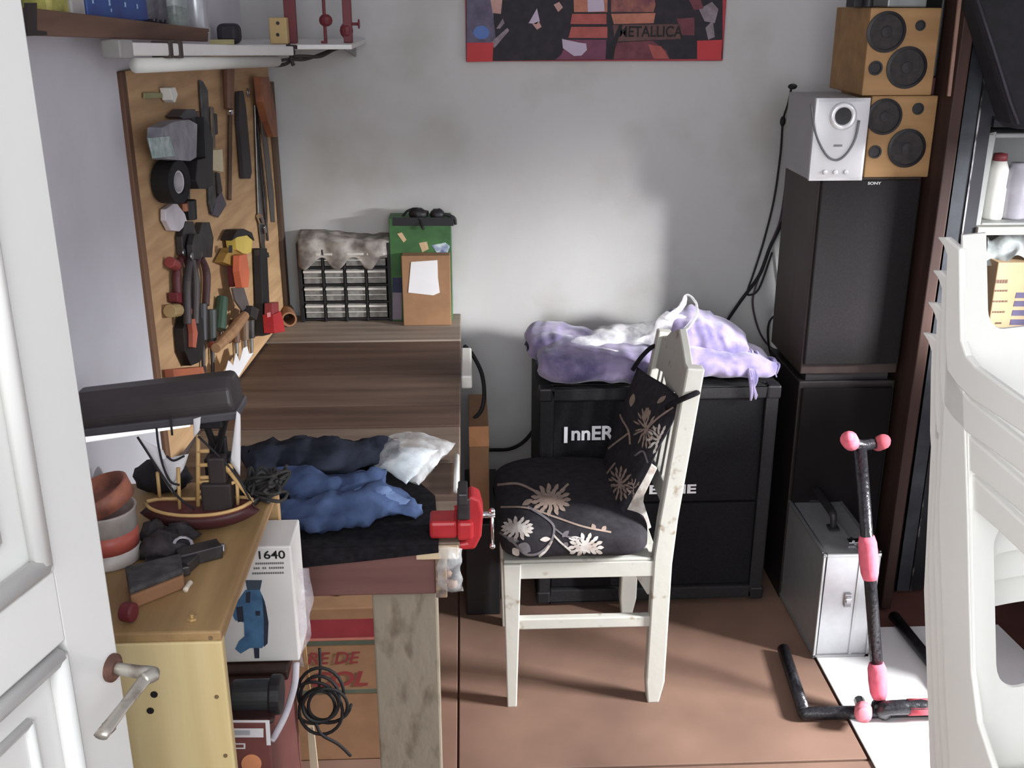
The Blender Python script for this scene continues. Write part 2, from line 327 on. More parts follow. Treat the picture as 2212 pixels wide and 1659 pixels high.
# ---------------------------------------------------------------- cloth mat, jeans, bag on the bench
MZ = .7615
mt = B()
edge = [(640, 1080), (700, 1000), (815, 955), (900, 1040), (940, 1075), (948, 1163)]
pts = [P(u, v, Z=MZ) for u, v in edge]
f_ = pts[-1]; pts2 = pts+[V((f_.x, 1.733, MZ)), V((-.5, 1.733, MZ)), V((-.5, 2.0, MZ))]
mt.prism(pts2, (0, 0, .004)); 
mt.prism([V((f_.x, 1.7335, MZ+.004)), V((-.5, 1.7335, MZ+.004)), V((-.5, 1.7335, .715)), V((-.3, 1.7335, .728)), V((-.2, 1.7335, .737)), V((f_.x, 1.7335, .752))], (0, -.004, 0))
solo(mt, 'cloth_mat', BLACKCLOTH, 'black cloth mat hanging slightly over the front edge of the workbench', 'cloth')
DENIM = mat('denim_blue', (74, 96, 140), .95, col2=(46, 60, 92), scale=14, bump=.25, spec=.1, detail=8, lo=.3, hi=.7)
DENIMD = mat('denim_dark', (50, 56, 72), .95, col2=(32, 35, 46), scale=16, bump=.25, spec=.1, detail=8)
def cloth_tube(path, r, flat, amt=.014, sc=19, n=20, k=8, seed=0, z0=MZ+.005):
    b = B(); b.tube(crv(path, k), r, n, flat=flat, upv=(0, 0, 1))
    for i, p in enumerate(b.v):
        nn = noise.noise_vector(p*sc+V((seed, 0, 0)))+noise.noise_vector(p*sc*2.3)*.6+noise.noise_vector(p*sc*5)*.2; q = p+nn*amt; q.z = max(q.z, z0); b.v[i] = q
    return b
Z1 = .79
dj = cloth_tube([P(540, 1000, Z=Z1), P(620, 985, Z=Z1), P(720, 985, Z=Z1+.005), P(800, 980, Z=Z1+.008), P(860, 985, Z=Z1)], [.055, .07, .072, .06, .045], .45, seed=3)
solo(dj, 'dark_jeans', DENIMD, 'folded dark charcoal jeans lying across the workbench behind the blue pair', 'jeans', smooth=True)
j = thing('blue_jeans', 'crumpled blue denim jeans heaped on the black cloth mat', 'jeans', P(780, 1090, Z=MZ))
cloth_tube([P(600, 1035, Z=.80), P(680, 1050, Z=.80), P(740, 1055, Z=.80), P(800, 1040, Z=.81), P(838, 1038, Z=.81)], [.04, .045, .04, .035, .03], .6, seed=1).build('trouser_leg', DENIM, j, smooth=True)
cloth_tube([P(615, 1105, Z=.785), P(690, 1110, Z=.79), P(760, 1095, Z=.79), P(830, 1080, Z=.79), P(905, 1108, Z=.775)], [.05, .058, .06, .052, .02], .5, amt=.014, seed=5).build('trouser_leg', DENIM, j, smooth=True)
cloth_tube([P(770, 1062, Z=.80), P(820, 1072, Z=.80), P(862, 1092, Z=.785), P(915, 1096, Z=.78)], [.03, .034, .02, .008], .6, amt=.008, seed=9).build('waistband', mat('denim_pale', (104, 130, 174), .95, col2=(74, 96, 140), scale=30, spec=.1), j, smooth=True)
FILM = plastic_film('clear_film', (235, 238, 240), .5, .15)
def bagfn(pts, lift, z, seed=0, amt=.007, sc=26, n=24):
    a, b_, c, d = [P(u, v, Z=z) for u, v in pts]
    def f(u, v):
        p = a.lerp(b_, u).lerp(d.lerp(c, u), v); h = (math.sin(math.pi*u)*math.sin(math.pi*v))**.5*lift
        nn = noise.noise_vector(p*sc+V((seed, 1, 2))); q = p+V((nn.x*.6, nn.y*.6, abs(nn.z)*1.2))*amt+V((0, 0, h)); q.z = max(q.z, z); return q
    return f
b = B(); b.grid(bagfn([(805, 1005), (838, 948), (985, 958), (905, 1050)], .045, MZ+.03, 2), 26, 26); b.grid(bagfn([(805, 1005), (838, 948), (985, 958), (905, 1050)], .004, MZ+.022, 2, amt=.004), 10, 10)
pb = solo(b, 'plastic_bag', FILM, 'clear plastic bag with white papers lying on the jeans at the workbench edge', 'plastic bag', smooth=True)
b = B(); b.grid(bagfn([(815, 1012), (866, 972), (946, 972), (880, 1048)], .02, MZ+.024, 6, amt=.008), 18, 18)
b.build('papers', mat('pale_blue_paper', (206, 218, 226), .8, var=.05), pb, smooth=True, thick=.002)
# vise
v = thing('bench_vise', 'red clamp-on bench vise at the front right corner of the workbench', 'vise', (-.02, 1.79, .76))
vb = B(); vb.box(-.075, -.024, 1.755, 1.81, .7655, .80); vb.box(-.024, .006, 1.752, 1.81, .762, .80); vb.build('fixed_body', RED, v, bevel=.006)
vb = B(); vb.prism([P(1000, 1085, Y=1.76), P(1018, 1072, Y=1.76), P(1036, 1080, Y=1.76), P(1044, 1110, Y=1.76), P(1040, 1160, Y=1.76), P(1026, 1188, Y=1.76), P(975, 1190, Y=1.76), P(972, 1178, Y=1.76), P(1008, 1172, Y=1.76), P(1012, 1140, Y=1.76), P(1003, 1120, Y=1.76)], (0, .05, 0)); vb.build('clamp_body', RED, v, bevel=.005)
vb = B(); vb.obox(P(1002, 1098, Y=1.785)+V((0, 0, .01)), (.012, .026, .022)); vb.obox(P(1000, 1078, Y=1.785)+V((0, 0, .012)), (.009, .03, .012)); vb.build('jaw', DSTEEL, v, bevel=.003)
vb = B(); a = P(1040, 1112, Y=1.78); vb.cyl(a-V((.02, 0, 0)), a+V((.025, 0, 0)), .006); c = a+V((.02, 0, 0)); vb.cyl(c+V((0, -.003, .006)), c+V((0, -.003, -.062)), .003, n=10); vb.ell(c+V((0, -.003, -.064)), (.006, .006, .006), 10); vb.ell(c+V((0, -.003, .009)), (.006, .006, .006), 10); vb.build('screw_handle', CHROME, v, smooth=True)
b = B(); a = P(1001, 985, Z=.767); c = P(1008, 1060, Z=.767); a.x = c.x = -.027; solo(b.cyl(a, c, .006, n=12), 'white_rod', WHITEP, 'slim white rod lying along the right edge of the workbench', 'rod', smooth=True)
b = B()
def hb_(u, w):
    p = P(948+50*u, 1183+95*w, Y=1.742-.02*math.sin(math.pi*w)-.012*math.sin(math.pi*u)); n = noise.noise_vector(p*40); return p+n*.007
b.grid(hb_, 14, 18); hbag = solo(b, 'hanging_bag', FILM, 'small clear plastic bag of brown odds and ends hanging below the red vise', 'plastic bag', smooth=True)
b = B()
for k, (u, w, r, m) in enumerate([(960, 1255, .012, 0), (978, 1262, .011, 1), (968, 1240, .008, 1), (985, 1245, .008, 2), (962, 1228, .008, 0), (988, 1268, .007, 2), (955, 1268, .008, 2)]): b.ell(P(u, w, Y=1.757), (r, r*.7, r), 10, m=m, nz=.3, sc=60)
b.build('bag_contents', [mat('bag_brown', (110, 76, 60), .7), mat('bag_tan', (160, 124, 96), .7), mat('bag_dark', (66, 50, 46), .7)], hbag, smooth=True)
# right side of the bench: power strip, cable, carton
b = B(); a = P(1005, 765, Y=2.95); c = P(1005, 845, Y=2.7); b.prism([V((-.019, a.y, .752)), V((-.019, c.y, .752)), V((-.019, c.y, .715)), V((-.019, a.y, .715))], (.03, 0, 0)); ps = solo(b, 'power_strip', WHITEP, 'white power strip fixed to the right side of the workbench', 'power strip', bevel=.005)
b = B(); b.tube(crv([P(1003, 747, Y=3.0), P(1020, 765, Y=2.98), P(1040, 805, Y=2.94), P(1046, 850, Y=2.9), P(1040, 885, Y=2.88), P(1024, 905, Y=2.86)], 8), .006, 8); solo(b, 'black_cable', RUBBER, 'black power cable looping off the right edge of the workbench by the wall', 'cable', smooth=True)
b = B(); b.tube(crv([P(1055, 972, Y=3.07), P(1100, 970, Y=3.16), P(1130, 955, Y=3.2), P(1155, 925, Y=3.2), P(1172, 890, Y=3.2), P(1185, 870, Y=3.2)], 8), .006, 8); solo(b, 'black_cable', RUBBER, 'black cable running from the carton beside the workbench to the guitar cabinet', 'cable', smooth=True)
k = thing('carton', 'open brown carton standing on end between the workbench and the chair', 'box', (.04, 2.8, 0))
e = P(1056, 920, Y=2.75); cbz = .30
b = B(); b.box(.0, e.x, 2.75, 3.06, cbz, e.z-.02); b.build('carton_body', CARD, k, bevel=.003)
b = B(); b.box(.0, e.x, 2.745, 2.75, e.z-.06, e.z); b.build('flap', mat('card_flap', (196, 132, 76), .8), k, bevel=.001)
solo(B().box(-.015, .085, 2.72, 3.1, .0, cbz-.002), 'dark_crate', BLACK, 'low black crate under the brown carton beside the workbench', 'crate', bevel=.004)
# ================================================================ UNDER THE BENCH
uY = 2.1
u = thing('printed_carton', 'large cardboard carton with red lettering and stripes under the workbench', 'box', (-.38, 2.25, 0))
e0 = P(812, 1312, Y=uY); e1 = P(600, 1312, Y=uY)
bx0, bx1, bz = -.55, P(835, 1450, Y=uY).x, e0.z
B().box(bx0, bx1, uY, uY+.3, .0, bz).build('carton_body', CARD, u, bevel=.003)
st = B()
def strip(v0, v1, m):
    za, zb = P(720, v1, Y=uY).z, P(720, v0, Y=uY).z; st.box(bx0+.001, bx1-.001, uY-.0012, uY-.0002, za, zb, m)
strip(1338, 1377, 0); strip(1378, 1383, 1); strip(1385, 1393, 2); strip(1490, 1498, 2)
st.build('printed_stripe', [mat('print_red', (150, 34, 44), .7), mat('print_pink', (200, 110, 90), .7), mat('print_grey_green', (84, 92, 74), .7)], u)
PR = mat('print_letter_red', (146, 44, 44), .7)
a = P(664, 1435, Y=uY); c = P(780, 1435, Y=uY); h = P(720, 1408, Y=uY).z-a.z
text_bm('RE DE', a+V((0, -.001, 0)), c.x-a.x, h, (1, 0, 0), (0, 0, 1), (0, -1, 0), .0006, .02, .25).build('lettering', PR, u)
a = P(672, 1484, Y=uY); c = P(796, 1484, Y=uY); h = P(720, 1450, Y=uY).z-a.z
text_bm('COL', a+V((0, -.001, 0)), c.x-a.x, h, (1, 0, 0), (0, 0, 1), (0, -1, 0), .0006, .03, .25).build('lettering', PR, u)
b = cloth_tube([P(640, 1298, Y=2.2), P(700, 1292, Y=2.2), P(760, 1296, Y=2.2), P(806, 1308, Y=2.2)], [.03, .045, .04, .02], .5, amt=.01, z0=bz+.002)
solo(b, 'dark_cloth', BLACKCLOTH, 'black cloth bundle lying on top of the printed carton under the workbench', 'cloth', smooth=True)
b = B(); a = P(690, 1640, Y=1.9); b.lathe([(.018, 0), (.024, .05), (.026, .075), (.022, .077), (.0, .06)], V((a.x, a.y, -.001)), m=0); b.lathe([(.0231, .03), (.0246, .05)], V((a.x, a.y, -.001)), m=1)
solo(b, 'paper_cup', [mat('cup_red', (176, 60, 56), .6), PAPER], 'red and white paper cup on the floor below the coiled cable', 'cup', smooth=True)
# ================================================================ OPEN BOOKCASE UNIT, front left
UX0, UX1, UY0, UY1, UZ = -.632, -.338, 1.255, 1.735, .90
un = thing('shelf_unit', 'yellow varnished open-sided shelf unit in front of the workbench beside the open door', 'shelf unit', (-.48, 1.5, 0))
b = B(); b.box(UX0, UX1, UY0, UY0+.018, 0, UZ-.016); fpn = b.build('front_panel', YELWOOD, un, bevel=.003)
BRD = mat('brass_dull', (150, 124, 84), .5, .6)
for q in ((455, 1378), (468, 1505), (487, 1632), (333, 1500), (325, 1535)):
    a = P(*q, Y=UY0-.0005); b = B(); big = q[0] < 400; r_ = .005 if big else .003; b.lathe([(r_, -.001), (r_, .0012), (0, .0012)], a, (0, -1, 0), 10); b.build('hole' if big else 'screw', BLACK if big else BRD, fpn)
B().box(UX0, UX1, UY0, UY1, UZ-.016, UZ).build('top_panel', TOPWOOD, un, bevel=.003)
B().box(UX0, UX1, UY1-.018, UY1-.0005, 0, UZ-.016).build('rear_panel', LIGHTWOOD, un, bevel=.002)
B().box(UX1-.014, UX1-.001, UY0+.018, UY1-.018, UZ-.024, UZ-.0155).build('edge_lip', LIGHTWOOD, un, bevel=.002)
dY = 1.6; dz = P(560, 1430, Y=dY).z
B().box(UX0, UX1+.02, 1.575, UY1-.019, dz-.022, dz-.002).build('shelf', DARKWOOD, un, bevel=.003)
B().box(UX0, UX1, UY0+.019, UY1-.019, .08, .10).build('shelf', DARKWOOD, un, bevel=.003)
# drill box
r1 = P(628, 1180, Y=dY); r0 = P(628, 1428, Y=dY)
bxr = r1.x; bxl = bxr-.27; top = r1.z
k = thing('drill_box', 'white cardboard box with a blue power drill picture in the shelf unit', 'box', (bxr-.13, dY+.05, dz))
B().box(bxl, bxr, dY, dY+.1, dz, top).build('carton_body', mat('white_card', (214, 210, 206), .6, var=.03), k, bevel=.003)
a = P(560, 1207, Y=dY); c = P(617, 1207, Y=dY)
text_bm('1640', V((a.x, dY-.001, P(560, 1207, Y=dY).z)), c.x-a.x, .0155, (1, 0, 0), (0, 0, 1), (0, -1, 0), .0006, .015).build('lettering', BLACK, k)
b = B()
for vv, ux in ((1217, 552), (1227, 548), (1238, 545)):
    x = P(ux, vv, Y=dY).x; xe = P(614, vv, Y=dY).x; zz = P(580, vv, Y=dY).z; n = 14
    for i in range(n):
        if random.random() < .88: b.box(x+(xe-x)*i/n, x+(xe-x)*(i+.75)/n, dY-.0008, dY-.0001, zz-.0015, zz+.002)
b.build('small_print', mat('print_grey', (110, 104, 104), .7), k)
b = B()
def DP(pts, m, d): b.prism([P(u, v_, Y=dY-d) for u, v_ in pts], (0, d*.6, 0), m)
DP([(503, 1330), (512, 1300), (530, 1275), (560, 1272), (572, 1300), (578, 1340), (576, 1385), (566, 1400), (540, 1400), (520, 1412), (508, 1402), (516, 1385), (528, 1375), (527, 1345), (508, 1340)], 0, .0012)
DP([(530, 1254), (566, 1254), (562, 1274), (534, 1274)], 1, .0018); DP([(510, 1312), (524, 1310), (527, 1342), (514, 1344)], 2, .0018)
DP([(532, 1280), (541, 1278), (540, 1302), (531, 1302)], 2, .0018); DP([(552, 1320), (562, 1320), (562, 1330), (552, 1330)], 2, .0018); DP([(548, 1400), (560, 1400), (560, 1422), (550, 1422)], 2, .0016)
DP([(566, 1285), (574, 1310), (580, 1345), (578, 1390), (570, 1398), (570, 1340)], 2, .0016)
b.build('drill_picture', [mat('print_blue', (64, 118, 160), .6, col2=(48, 92, 132), scale=30), mat('print_slate', (60, 76, 92), .6), mat('print_dark', (44, 48, 66), .6)], k)
# plastic sleeve hanging beside it
b = B()
def sl(u, w):
    p = P(640+26*u+10*math.sin(w*5), 1225+215*w, Y=1.63-.01*math.sin(3*w)); return p+noise.noise_vector(p*30)*.008
b.grid(sl, 8, 26); solo(b, 'plastic_sleeve', plastic_film('film_mauve', (206, 196, 204), .75, .35), 'crumpled clear plastic sleeve hanging at the right of the drill box', 'plastic bag', smooth=True)
b = B(); b.tube(crv([P(640, 1432, Y=1.6), P(636, 1480, Y=1.56), P(618, 1540, Y=1.5), P(596, 1585, Y=1.47), P(586, 1600, Y=1.455)], 8), .006, 8, flat=.6)
solo(b, 'white_cable', mat('grey_white_cable', (184, 178, 186), .5), 'grey-white flat cable drooping down in front of the shelf unit', 'cable', smooth=True)
k = thing('flashlight', 'black cylindrical flashlight lying in the middle compartment of the shelf unit', 'flashlight', P(555, 1545, Y=1.52))
a = P(503, 1505, Y=1.5); c = P(588, 1500, Y=1.5); a.z = c.z; zc = dz-.022-.06
b = B(); b.cyl(a, c, .026, n=24); b.build('barrel', mat('dark_grey_plastic', (52, 54, 56), .35, var=.1), k, bevel=.004)
b = B(); b.cyl(c-V((.002, 0, 0)), c+V((.016, 0, 0)), .033, n=24); b.build('head_ring', BLACK, k, bevel=.003)
lowz = P(545, 1555, Y=1.45).z
rxx = P(590, 1545, Y=1.455).x; k2 = B(); k2.box(UX0+.02, rxx, 1.455, 1.70, lowz-.004, a.z-.0265); solo(k2, 'dark_case', mat('dark_maroon_case', (58, 30, 32), .5, var=.15), 'dark maroon case lying under the black flashlight in the shelf unit', 'case', bevel=.006)
k = thing('tool_carton', 'red-brown product box with a white label strip at the bottom of the shelf unit', 'box', (-.45, 1.55, .101))
rx = P(583, 1600, Y=1.45).x
B().box(UX0+.03, rx, 1.45, 1.70, .101, lowz-.005).build('carton_body', mat('red_brown_print', (122, 66, 62), .5, var=.15), k, bevel=.003)
b = B()
def TP(pts, m, d): b.prism([P(u, v_, Y=1.45-d) for u, v_ in pts], (0, d*.7, 0), m)
TP([(500, 1574), (569, 1574), (569, 1593), (500, 1593)], 0, .001); TP([(573, 1556), (582, 1556), (585, 1610), (576, 1610)], 0, .001); TP([(500, 1556), (574, 1556), (574, 1561), (500, 1561)], 0, .0008)
TP([(500, 1606), (530, 1606), (530, 1618), (500, 1618)], 0, .001); TP([(500, 1609), (526, 1609), (526, 1615), (500, 1615)], 2, .0016)
TP([(500+5, 1578), (540, 1578), (540, 1588), (505, 1588)], 3, .0016)
TP([(543+22*math.cos(i*.349), 1650+20*math.sin(i*.349)) for i in range(18)], 1, .001)
b.build('printed_label', [PAPER, mat('print_orange', (236, 146, 84), .6), mat('print_brown', (122, 66, 62), .6), mat('print_pale_grey', (176, 176, 182), .6)], k)
# cable coil, sticks
b = B(); cc = P(692, 1520, Y=1.69)
path = []
for i in range(150):
    t = i/150*2*math.pi*6.0; r = .040+.012*math.sin(t*.37+.5); path.append(cc+V((r*math.cos(t)*.95+.010*math.sin(t*.21), .012*math.sin(t*.6)+.006*math.cos(t*.31), r*1.12*math.sin(t)+.012*math.cos(t*.17))))
b.tube(path, .0032, 7); b.tube(crv([cc+V((-.01, -.01, -.035)), cc+V((.0, -.012, -.06)), cc+V((.03, -.01, -.085)), cc+V((.05, 0, -.12))], 6), .0032, 7)
b.tube(crv([P(690, 1400, Y=1.755), P(692, 1440, Y=1.74), cc+V((0, 0, .04))], 6), .003, 7)
solo(b, 'cable_coil', RUBBER, 'black coiled cable hanging in front of the printed carton under the workbench', 'cable', smooth=True)
b = B(); b.prism([P(650, 1362, Y=1.745), P(657, 1362, Y=1.745), P(672, 1508, Y=1.745), P(665, 1508, Y=1.745)], (0, .006, 0)); solo(b, 'wood_strip', LIGHTWOOD, 'thin pale wooden strip leaning beside the plastic sleeve', 'stick')
b = B(); q = [P(664, 1572, Y=1.72), P(677, 1572, Y=1.72), P(690, 1690, Y=1.72), P(672, 1690, Y=1.72)]; b.prism(q, (0, .008, 0)); solo(b, 'wood_strip', wood('pale_lath', (206, 190, 160), (180, 160, 126), 'z', 5), 'pale wooden lath standing below the coiled black cable', 'stick')
# ---------------------------------------------------------------- on top of the unit
TZ = UZ+.0005
# model sailing ship
s0 = P(432, 1138, Z=TZ); SY = s0.y
def S(u, v_, d=0): return P(u, v_, Y=SY+d)
sh = thing('model_ship', 'dark red wooden model sailing ship with white sails on the shelf unit', 'model ship', s0)
hl, hrx = S(318, 1106).x, S(545, 1100).x; zk = TZ; zd = S(430, 1103).z
b = B()
def hull(u, w):
    x = hl+(hrx-hl)*u; e = max(0.02, 1-abs(2*u-1)**2.6); a = (w-.5)*math.pi; dep = (zd-zk)*(.35+.65*e**.6)
    wd = .030*e**.5
    sheer = .010*(2*u-1)**2
    return V((x+(.012 if u > .5 else -.012)*abs(2*u-1)**3*math.cos(a), SY+wd*math.sin(a), zd+sheer-dep*abs(math.cos(a))**.7))
b.grid(hull, 28, 14); b.build('hull', mat('ship_dark_red', (72, 30, 32), .5, var=.2), sh, smooth=True, thick=.002)
b = B(); b.prism([V((hl+(hrx-hl)*u, SY+.029*max(.02, 1-abs(2*u-1)**2.6)**.5*sg, zd-.001+.010*(2*u-1)**2)) for sg, us in ((-1, [i/12 for i in range(13)]), (1, [1-i/12 for i in range(13)])) for u in us], (0, 0, .003)); b.build('deck', mat('ship_deck', (104, 44, 42), .5, var=.15), sh)
b = B(); rail = [V((hl+(hrx-hl)*u, SY-.030*max(.02, 1-abs(2*u-1)**2.6)**.5, zd+.006+.010*(2*u-1)**2)) for u in [i/16 for i in range(17)]]; b.tube(rail, .003, 7); b.tube([p+V((0, 2*(SY-p.y), 0)) for p in rail], .003, 7); b.build('rail', mat('ship_gold', (206, 160, 84), .5, var=.15), sh, smooth=True)
GOLD = MC['ship_gold']
b = B(); b.cyl(S(428, 1092), S(428, 940), .004, .003, 10); b.cyl(S(388, 1100), S(385, 1010), .003, n=8); b.cyl(S(345, 1075, .01), S(340, 1020, .01), .003, n=8)
for vv in (975, 1005, 1032, 1042, 1062, 1074): b.cyl(S(426, vv), S(452, vv-1), .0034, n=8)
b.build('mast', GOLD, sh, smooth=True)
b = B(); b.cyl(S(497, 1020), S(546, 1085), .004, .003, 8); b.cyl(S(482, 1052), S(510, 1040), .003, n=8); b.ell(S(495, 1012), (.007, .006, .009), 10); b.cyl(S(512, 1040), S(514, 1090), .003, n=8); b.build('bowsprit', GOLD, sh, smooth=True)
b = B(); b.box(S(440, 1080).x, S(505, 1080).x, SY-.014, SY+.014, zd+.002, S(440, 1040).z); b.box(S(455, 1040).x, S(492, 1040).x, SY-.011, SY+.011, S(440, 1041).z, S(440, 985).z); b.build('deckhouse', mat('ship_dark', (50, 40, 40), .6, var=.2), sh, bevel=.003)
def sail(pts, d, bulge, name):
    a, b_, c, dd = [S(u, v_, d) for u, v_ in pts]; q = B()
    q.grid(lambda u, w: a.lerp(b_, u).lerp(dd.lerp(c, u), w)+V((0, -bulge*math.sin(math.pi*u)*math.sin(math.pi*w), 0)), 8, 8); q.build(name, PAPER, sh, smooth=True, thick=.0012)
sail([(512, 888), (519, 895), (519, 1028), (498, 998)], .0, .004, 'sail'); sail([(296, 944), (352, 972), (388, 1050), (372, 1064)], .012, .006, 'sail'); sail([(352, 992), (408, 980), (396, 1012), (370, 1050)], .008, .006, 'sail'); sail([(418, 905), (434, 900), (430, 930), (420, 945)], .01, .002, 'sail')
b = B()
for pa in ([(338, 925), (342, 960), (352, 1005), (368, 1040), (388, 1048)], [(360, 985), (375, 995), (398, 985)], [(368, 900), (372, 940)], [(297, 944), (375, 1062), (420, 1100)], [(428, 942), (505, 1020), (545, 1088)]): b.tube(crv([S(u, v_, -.004) for u, v_ in pa], 5), .0018, 6)
b.build('rigging', mat('ship_rigging', (40, 38, 42), .8), sh, smooth=True)
# desk lamp
lp = thing('desk_lamp', 'black fluorescent desk lamp with a long tilted shade above the model ship', 'lamp', (-.42, 1.7, UZ))
LY = 1.62; la = P(170, 885, Y=LY); lb = P(512, 846, Y=LY); ld = (lb-la).normalized(); lup = V((0, 0, 1)); lup = (lup-ld*lup.dot(ld)).normalized(); lf = V((0, -1, 0))
hh = .032
la = lb-ld*.25
prof = [(-.03, -hh), (-.04, -.012), (-.034, .018), (-.012, hh), (.02, hh), (.04, .012), (.04, -.012), (.03, -hh)]
b = B(); b.prism([la+lf*(-q[0])+lup*q[1] for q in prof], (lb-la)); b.build('lamp_shade', mat('lamp_black', (66, 59, 60), .4, var=.15), lp, bevel=.008, seg=3)
b = B(); b.prism([la+lf*(-q[0])*1.08+lup*q[1] for q in [(-.036, -hh+.012), (-.036, -hh-.002), (.036, -hh-.002), (.036, -hh+.012)]], (lb-la)*1.0+ld*.004); b.build('shade_rim', mat('lamp_rim_grey', (84, 82, 86), .35), lp, bevel=.003)
ta = P(196, 944, Y=LY-.02); tb = P(408, 912, Y=LY-.02); td = (tb-ta).normalized()
b = B(); b.cyl(tb-td*.19, tb, .0075, n=14); b.build('fluorescent_tube', mat('tube_white', (250, 250, 250), .3, var=0, emit=.7), lp, smooth=True)
b = B(); b.obox(P(455, 905, Y=LY), (.02, .014, .012)); b.cyl(P(440, 905, Y=LY+.01), P(462, 960, Y=LY+.02), .006, n=10); b.cyl(P(490, 890, Y=LY), P(470, 975, Y=LY+.02), .006, n=10); b.build('lamp_bracket', BLACK, lp, bevel=.002)
b = B(); ab = P(470, 960, Y=1.66); b.box(ab.x-.022, ab.x+.022, 1.645, 1.68, UZ, ab.z-.02); b.box(ab.x-.014, ab.x+.014, 1.652, 1.672, ab.z-.022, ab.z+.012); b.lathe([(.055, 0), (.055, .012), (.02, .02), (0, .02)], (ab.x+.012, 1.66, UZ+.0005)); b.build('lamp_stem', BLACK, lp, bevel=.003)
# wire tangle beside the lamp base
b = B(); wc = P(585, 1055, Z=UZ+.015)
for k_ in range(8):
    pts = [wc+V((random.uniform(-.045, .03), random.uniform(-.04, .03), random.uniform(-.012, .032))) for _ in range(7)]; b.tube(crv(pts, 6), .0032, 6)
b.ell(wc+V((-.012, .01, .004)), (.022, .02, .016), 12, nz=.4, sc=40)
solo(b, 'wire_tangle', mat('dark_wire', (48, 46, 44), .7, var=.3), 'tangle of dark wires on the far corner of the shelf unit', 'wires', smooth=True)
b = B(); pc_ = P(345, 1075, Z=TZ); b.ell(pc_+V((.0, .03, .026)), (.05, .03, .03), 18, nz=.25, sc=30); b.v = [V((p.x, p.y, max(p.z, TZ))) for p in b.v]; b.v = [V((max(p.x, -.636), p.y, p.z)) for p in b.v]
solo(b, 'tool_pouch', mat('pouch_black', (40, 37, 42), .85, var=.25, scale=30), 'dark soft pouch lying behind the model ship next to the tin can', 'pouch', smooth=True)
# tin can
t0 = P(238, 1205, Z=TZ); tr = .046
t = thing('paint_tin', 'red and white tin can with a rusty opened lid beside the open door', 'tin', t0)
b = B(); th = P(255, 1095, Y=t0.y).z-TZ
b.lathe([(tr, 0), (tr+.001, .003), (tr, .006), (tr, th*.3)], t0, m=0, n=32); b.lathe([(tr*1.002, th*.28), (tr*1.002, th*.62)], t0, m=1, n=32); b.lathe([(tr, th*.6), (tr, th-.004), (tr+.002, th), (tr-.002, th), (tr-.004, th-.01), (0, th-.01)], t0, m=0, n=32)
b.build('can_body', [mat('tin_pale', (206, 198, 190), .4, col2=(168, 156, 148), scale=20), mat('tin_red', (196, 84, 66), .4, col2=(214, 190, 180), scale=14, lo=.3, hi=.45)], t, smooth=True)
b = B(); tc_ = t0+V((.0, 0, th+.012)); ax = V((-.35, -.1, 1)); b.lathe([(tr+.004, 0), (tr+.005, .026), (tr+.001, .028), (tr-.004, .01), (0, .01)], tc_-V((0, 0, .008)), ax, 32); b.build('lid', mat('rusty_orange_lid', (190, 108, 76), .5, col2=(112, 62, 50), scale=18, lo=.35, hi=.6), t, smooth=True)
# metal odds and ends on the unit
UZ2 = TZ
def ring(b, c, r, rr, ax=(0, 0, 1), m=0): b.lathe([(r-rr, -rr), (r, -rr), (r, rr), (r-rr, rr), (r-rr, -rr)], c, ax, 22, m)
b = B(); a = P(395, 1180, Z=UZ2+.02); ring(b, a, .016, .006, (.3, -.5, 1), 0); b.cyl(a-V((.03, .01, .01)), a+V((.05, .01, -.012)), .007, n=12, m=1); b.cyl(P(470, 1185, Z=UZ2+.009)-V((.012, 0, 0)), P(470, 1185, Z=UZ2+.009)+V((.012, 0, 0)), .008, n=14, m=0)
b.obox(P(430, 1195, Z=UZ2+.012), (.032, .014, .011), .5, m=1); b.obox(P(408, 1212, Z=UZ2+.01), (.012, .02, .009), -.3, m=1)
solo(b, 'steel_fitting', [CHROME, DSTEEL], 'greasy steel fitting with a shiny ring on top of the shelf unit', 'metal part', bevel=.002)
b = B(); b.ell(P(350, 1180, Z=UZ2+.016), (.034, .03, .02), 16, nz=.5, sc=50); b.ell(P(385, 1155, Z=UZ2+.012), (.03, .02, .016), 14, nz=.5, sc=50); b.ell(P(330, 1150, Z=UZ2+.014), (.02, .025, .018), 14, nz=.4, sc=50); solo(b, 'oily_rag', mat('oily_rag', (72, 64, 66), .9, col2=(42, 38, 42), scale=40, bump=.4), 'dark oily rag crumpled between the tin can and the model ship', 'rag', smooth=True)
b = B(); b.obox(P(362, 1222, Z=UZ2+.008), (.028, .03, .0075), .4); solo(b, 'steel_plate', DSTEEL, 'small dark steel plate lying behind the wooden sanding block', 'metal part', bevel=.002)
wb = thing('sanding_block', 'wooden block with a grey abrasive pad and dark red knob on the shelf unit', 'sanding block', P(340, 1290, Z=UZ2))
q = [P(285, 1318, Z=UZ2), P(400, 1272, Z=UZ2), P(395, 1235, Z=UZ2), P(275, 1265, Z=UZ2)]
b = B(); b.prism(q, (0, 0, .022)); b.build('wooden_body', CARDD, wb, bevel=.003)
b = B(); b.prism([p+V((0, 0, .0225)) for p in q], (0, 0, .010)); b.build('abrasive_pad', mat('grey_pad', (84, 80, 80), .9, col2=(60, 56, 58), scale=50), wb, bevel=.004)
b = B(); a = P(283, 1320, Z=UZ2+.014); b.cyl(a+V((-.012, 0, 0)), a+V((.006, -.004, 0)), .0135, n=18); b.build('knob', DRED, wb, bevel=.003)
b = B(); b.tube(crv([P(400, 1275, Z=UZ2+.003), P(408, 1262, Z=UZ2+.003), P(412, 1258, Z=UZ2+.003)], 4), .004, 8); solo(b, 'pale_peg', mat('peg_pale', (214, 200, 176), .6), 'small pale peg at the corner of the sanding block', 'peg', smooth=True)
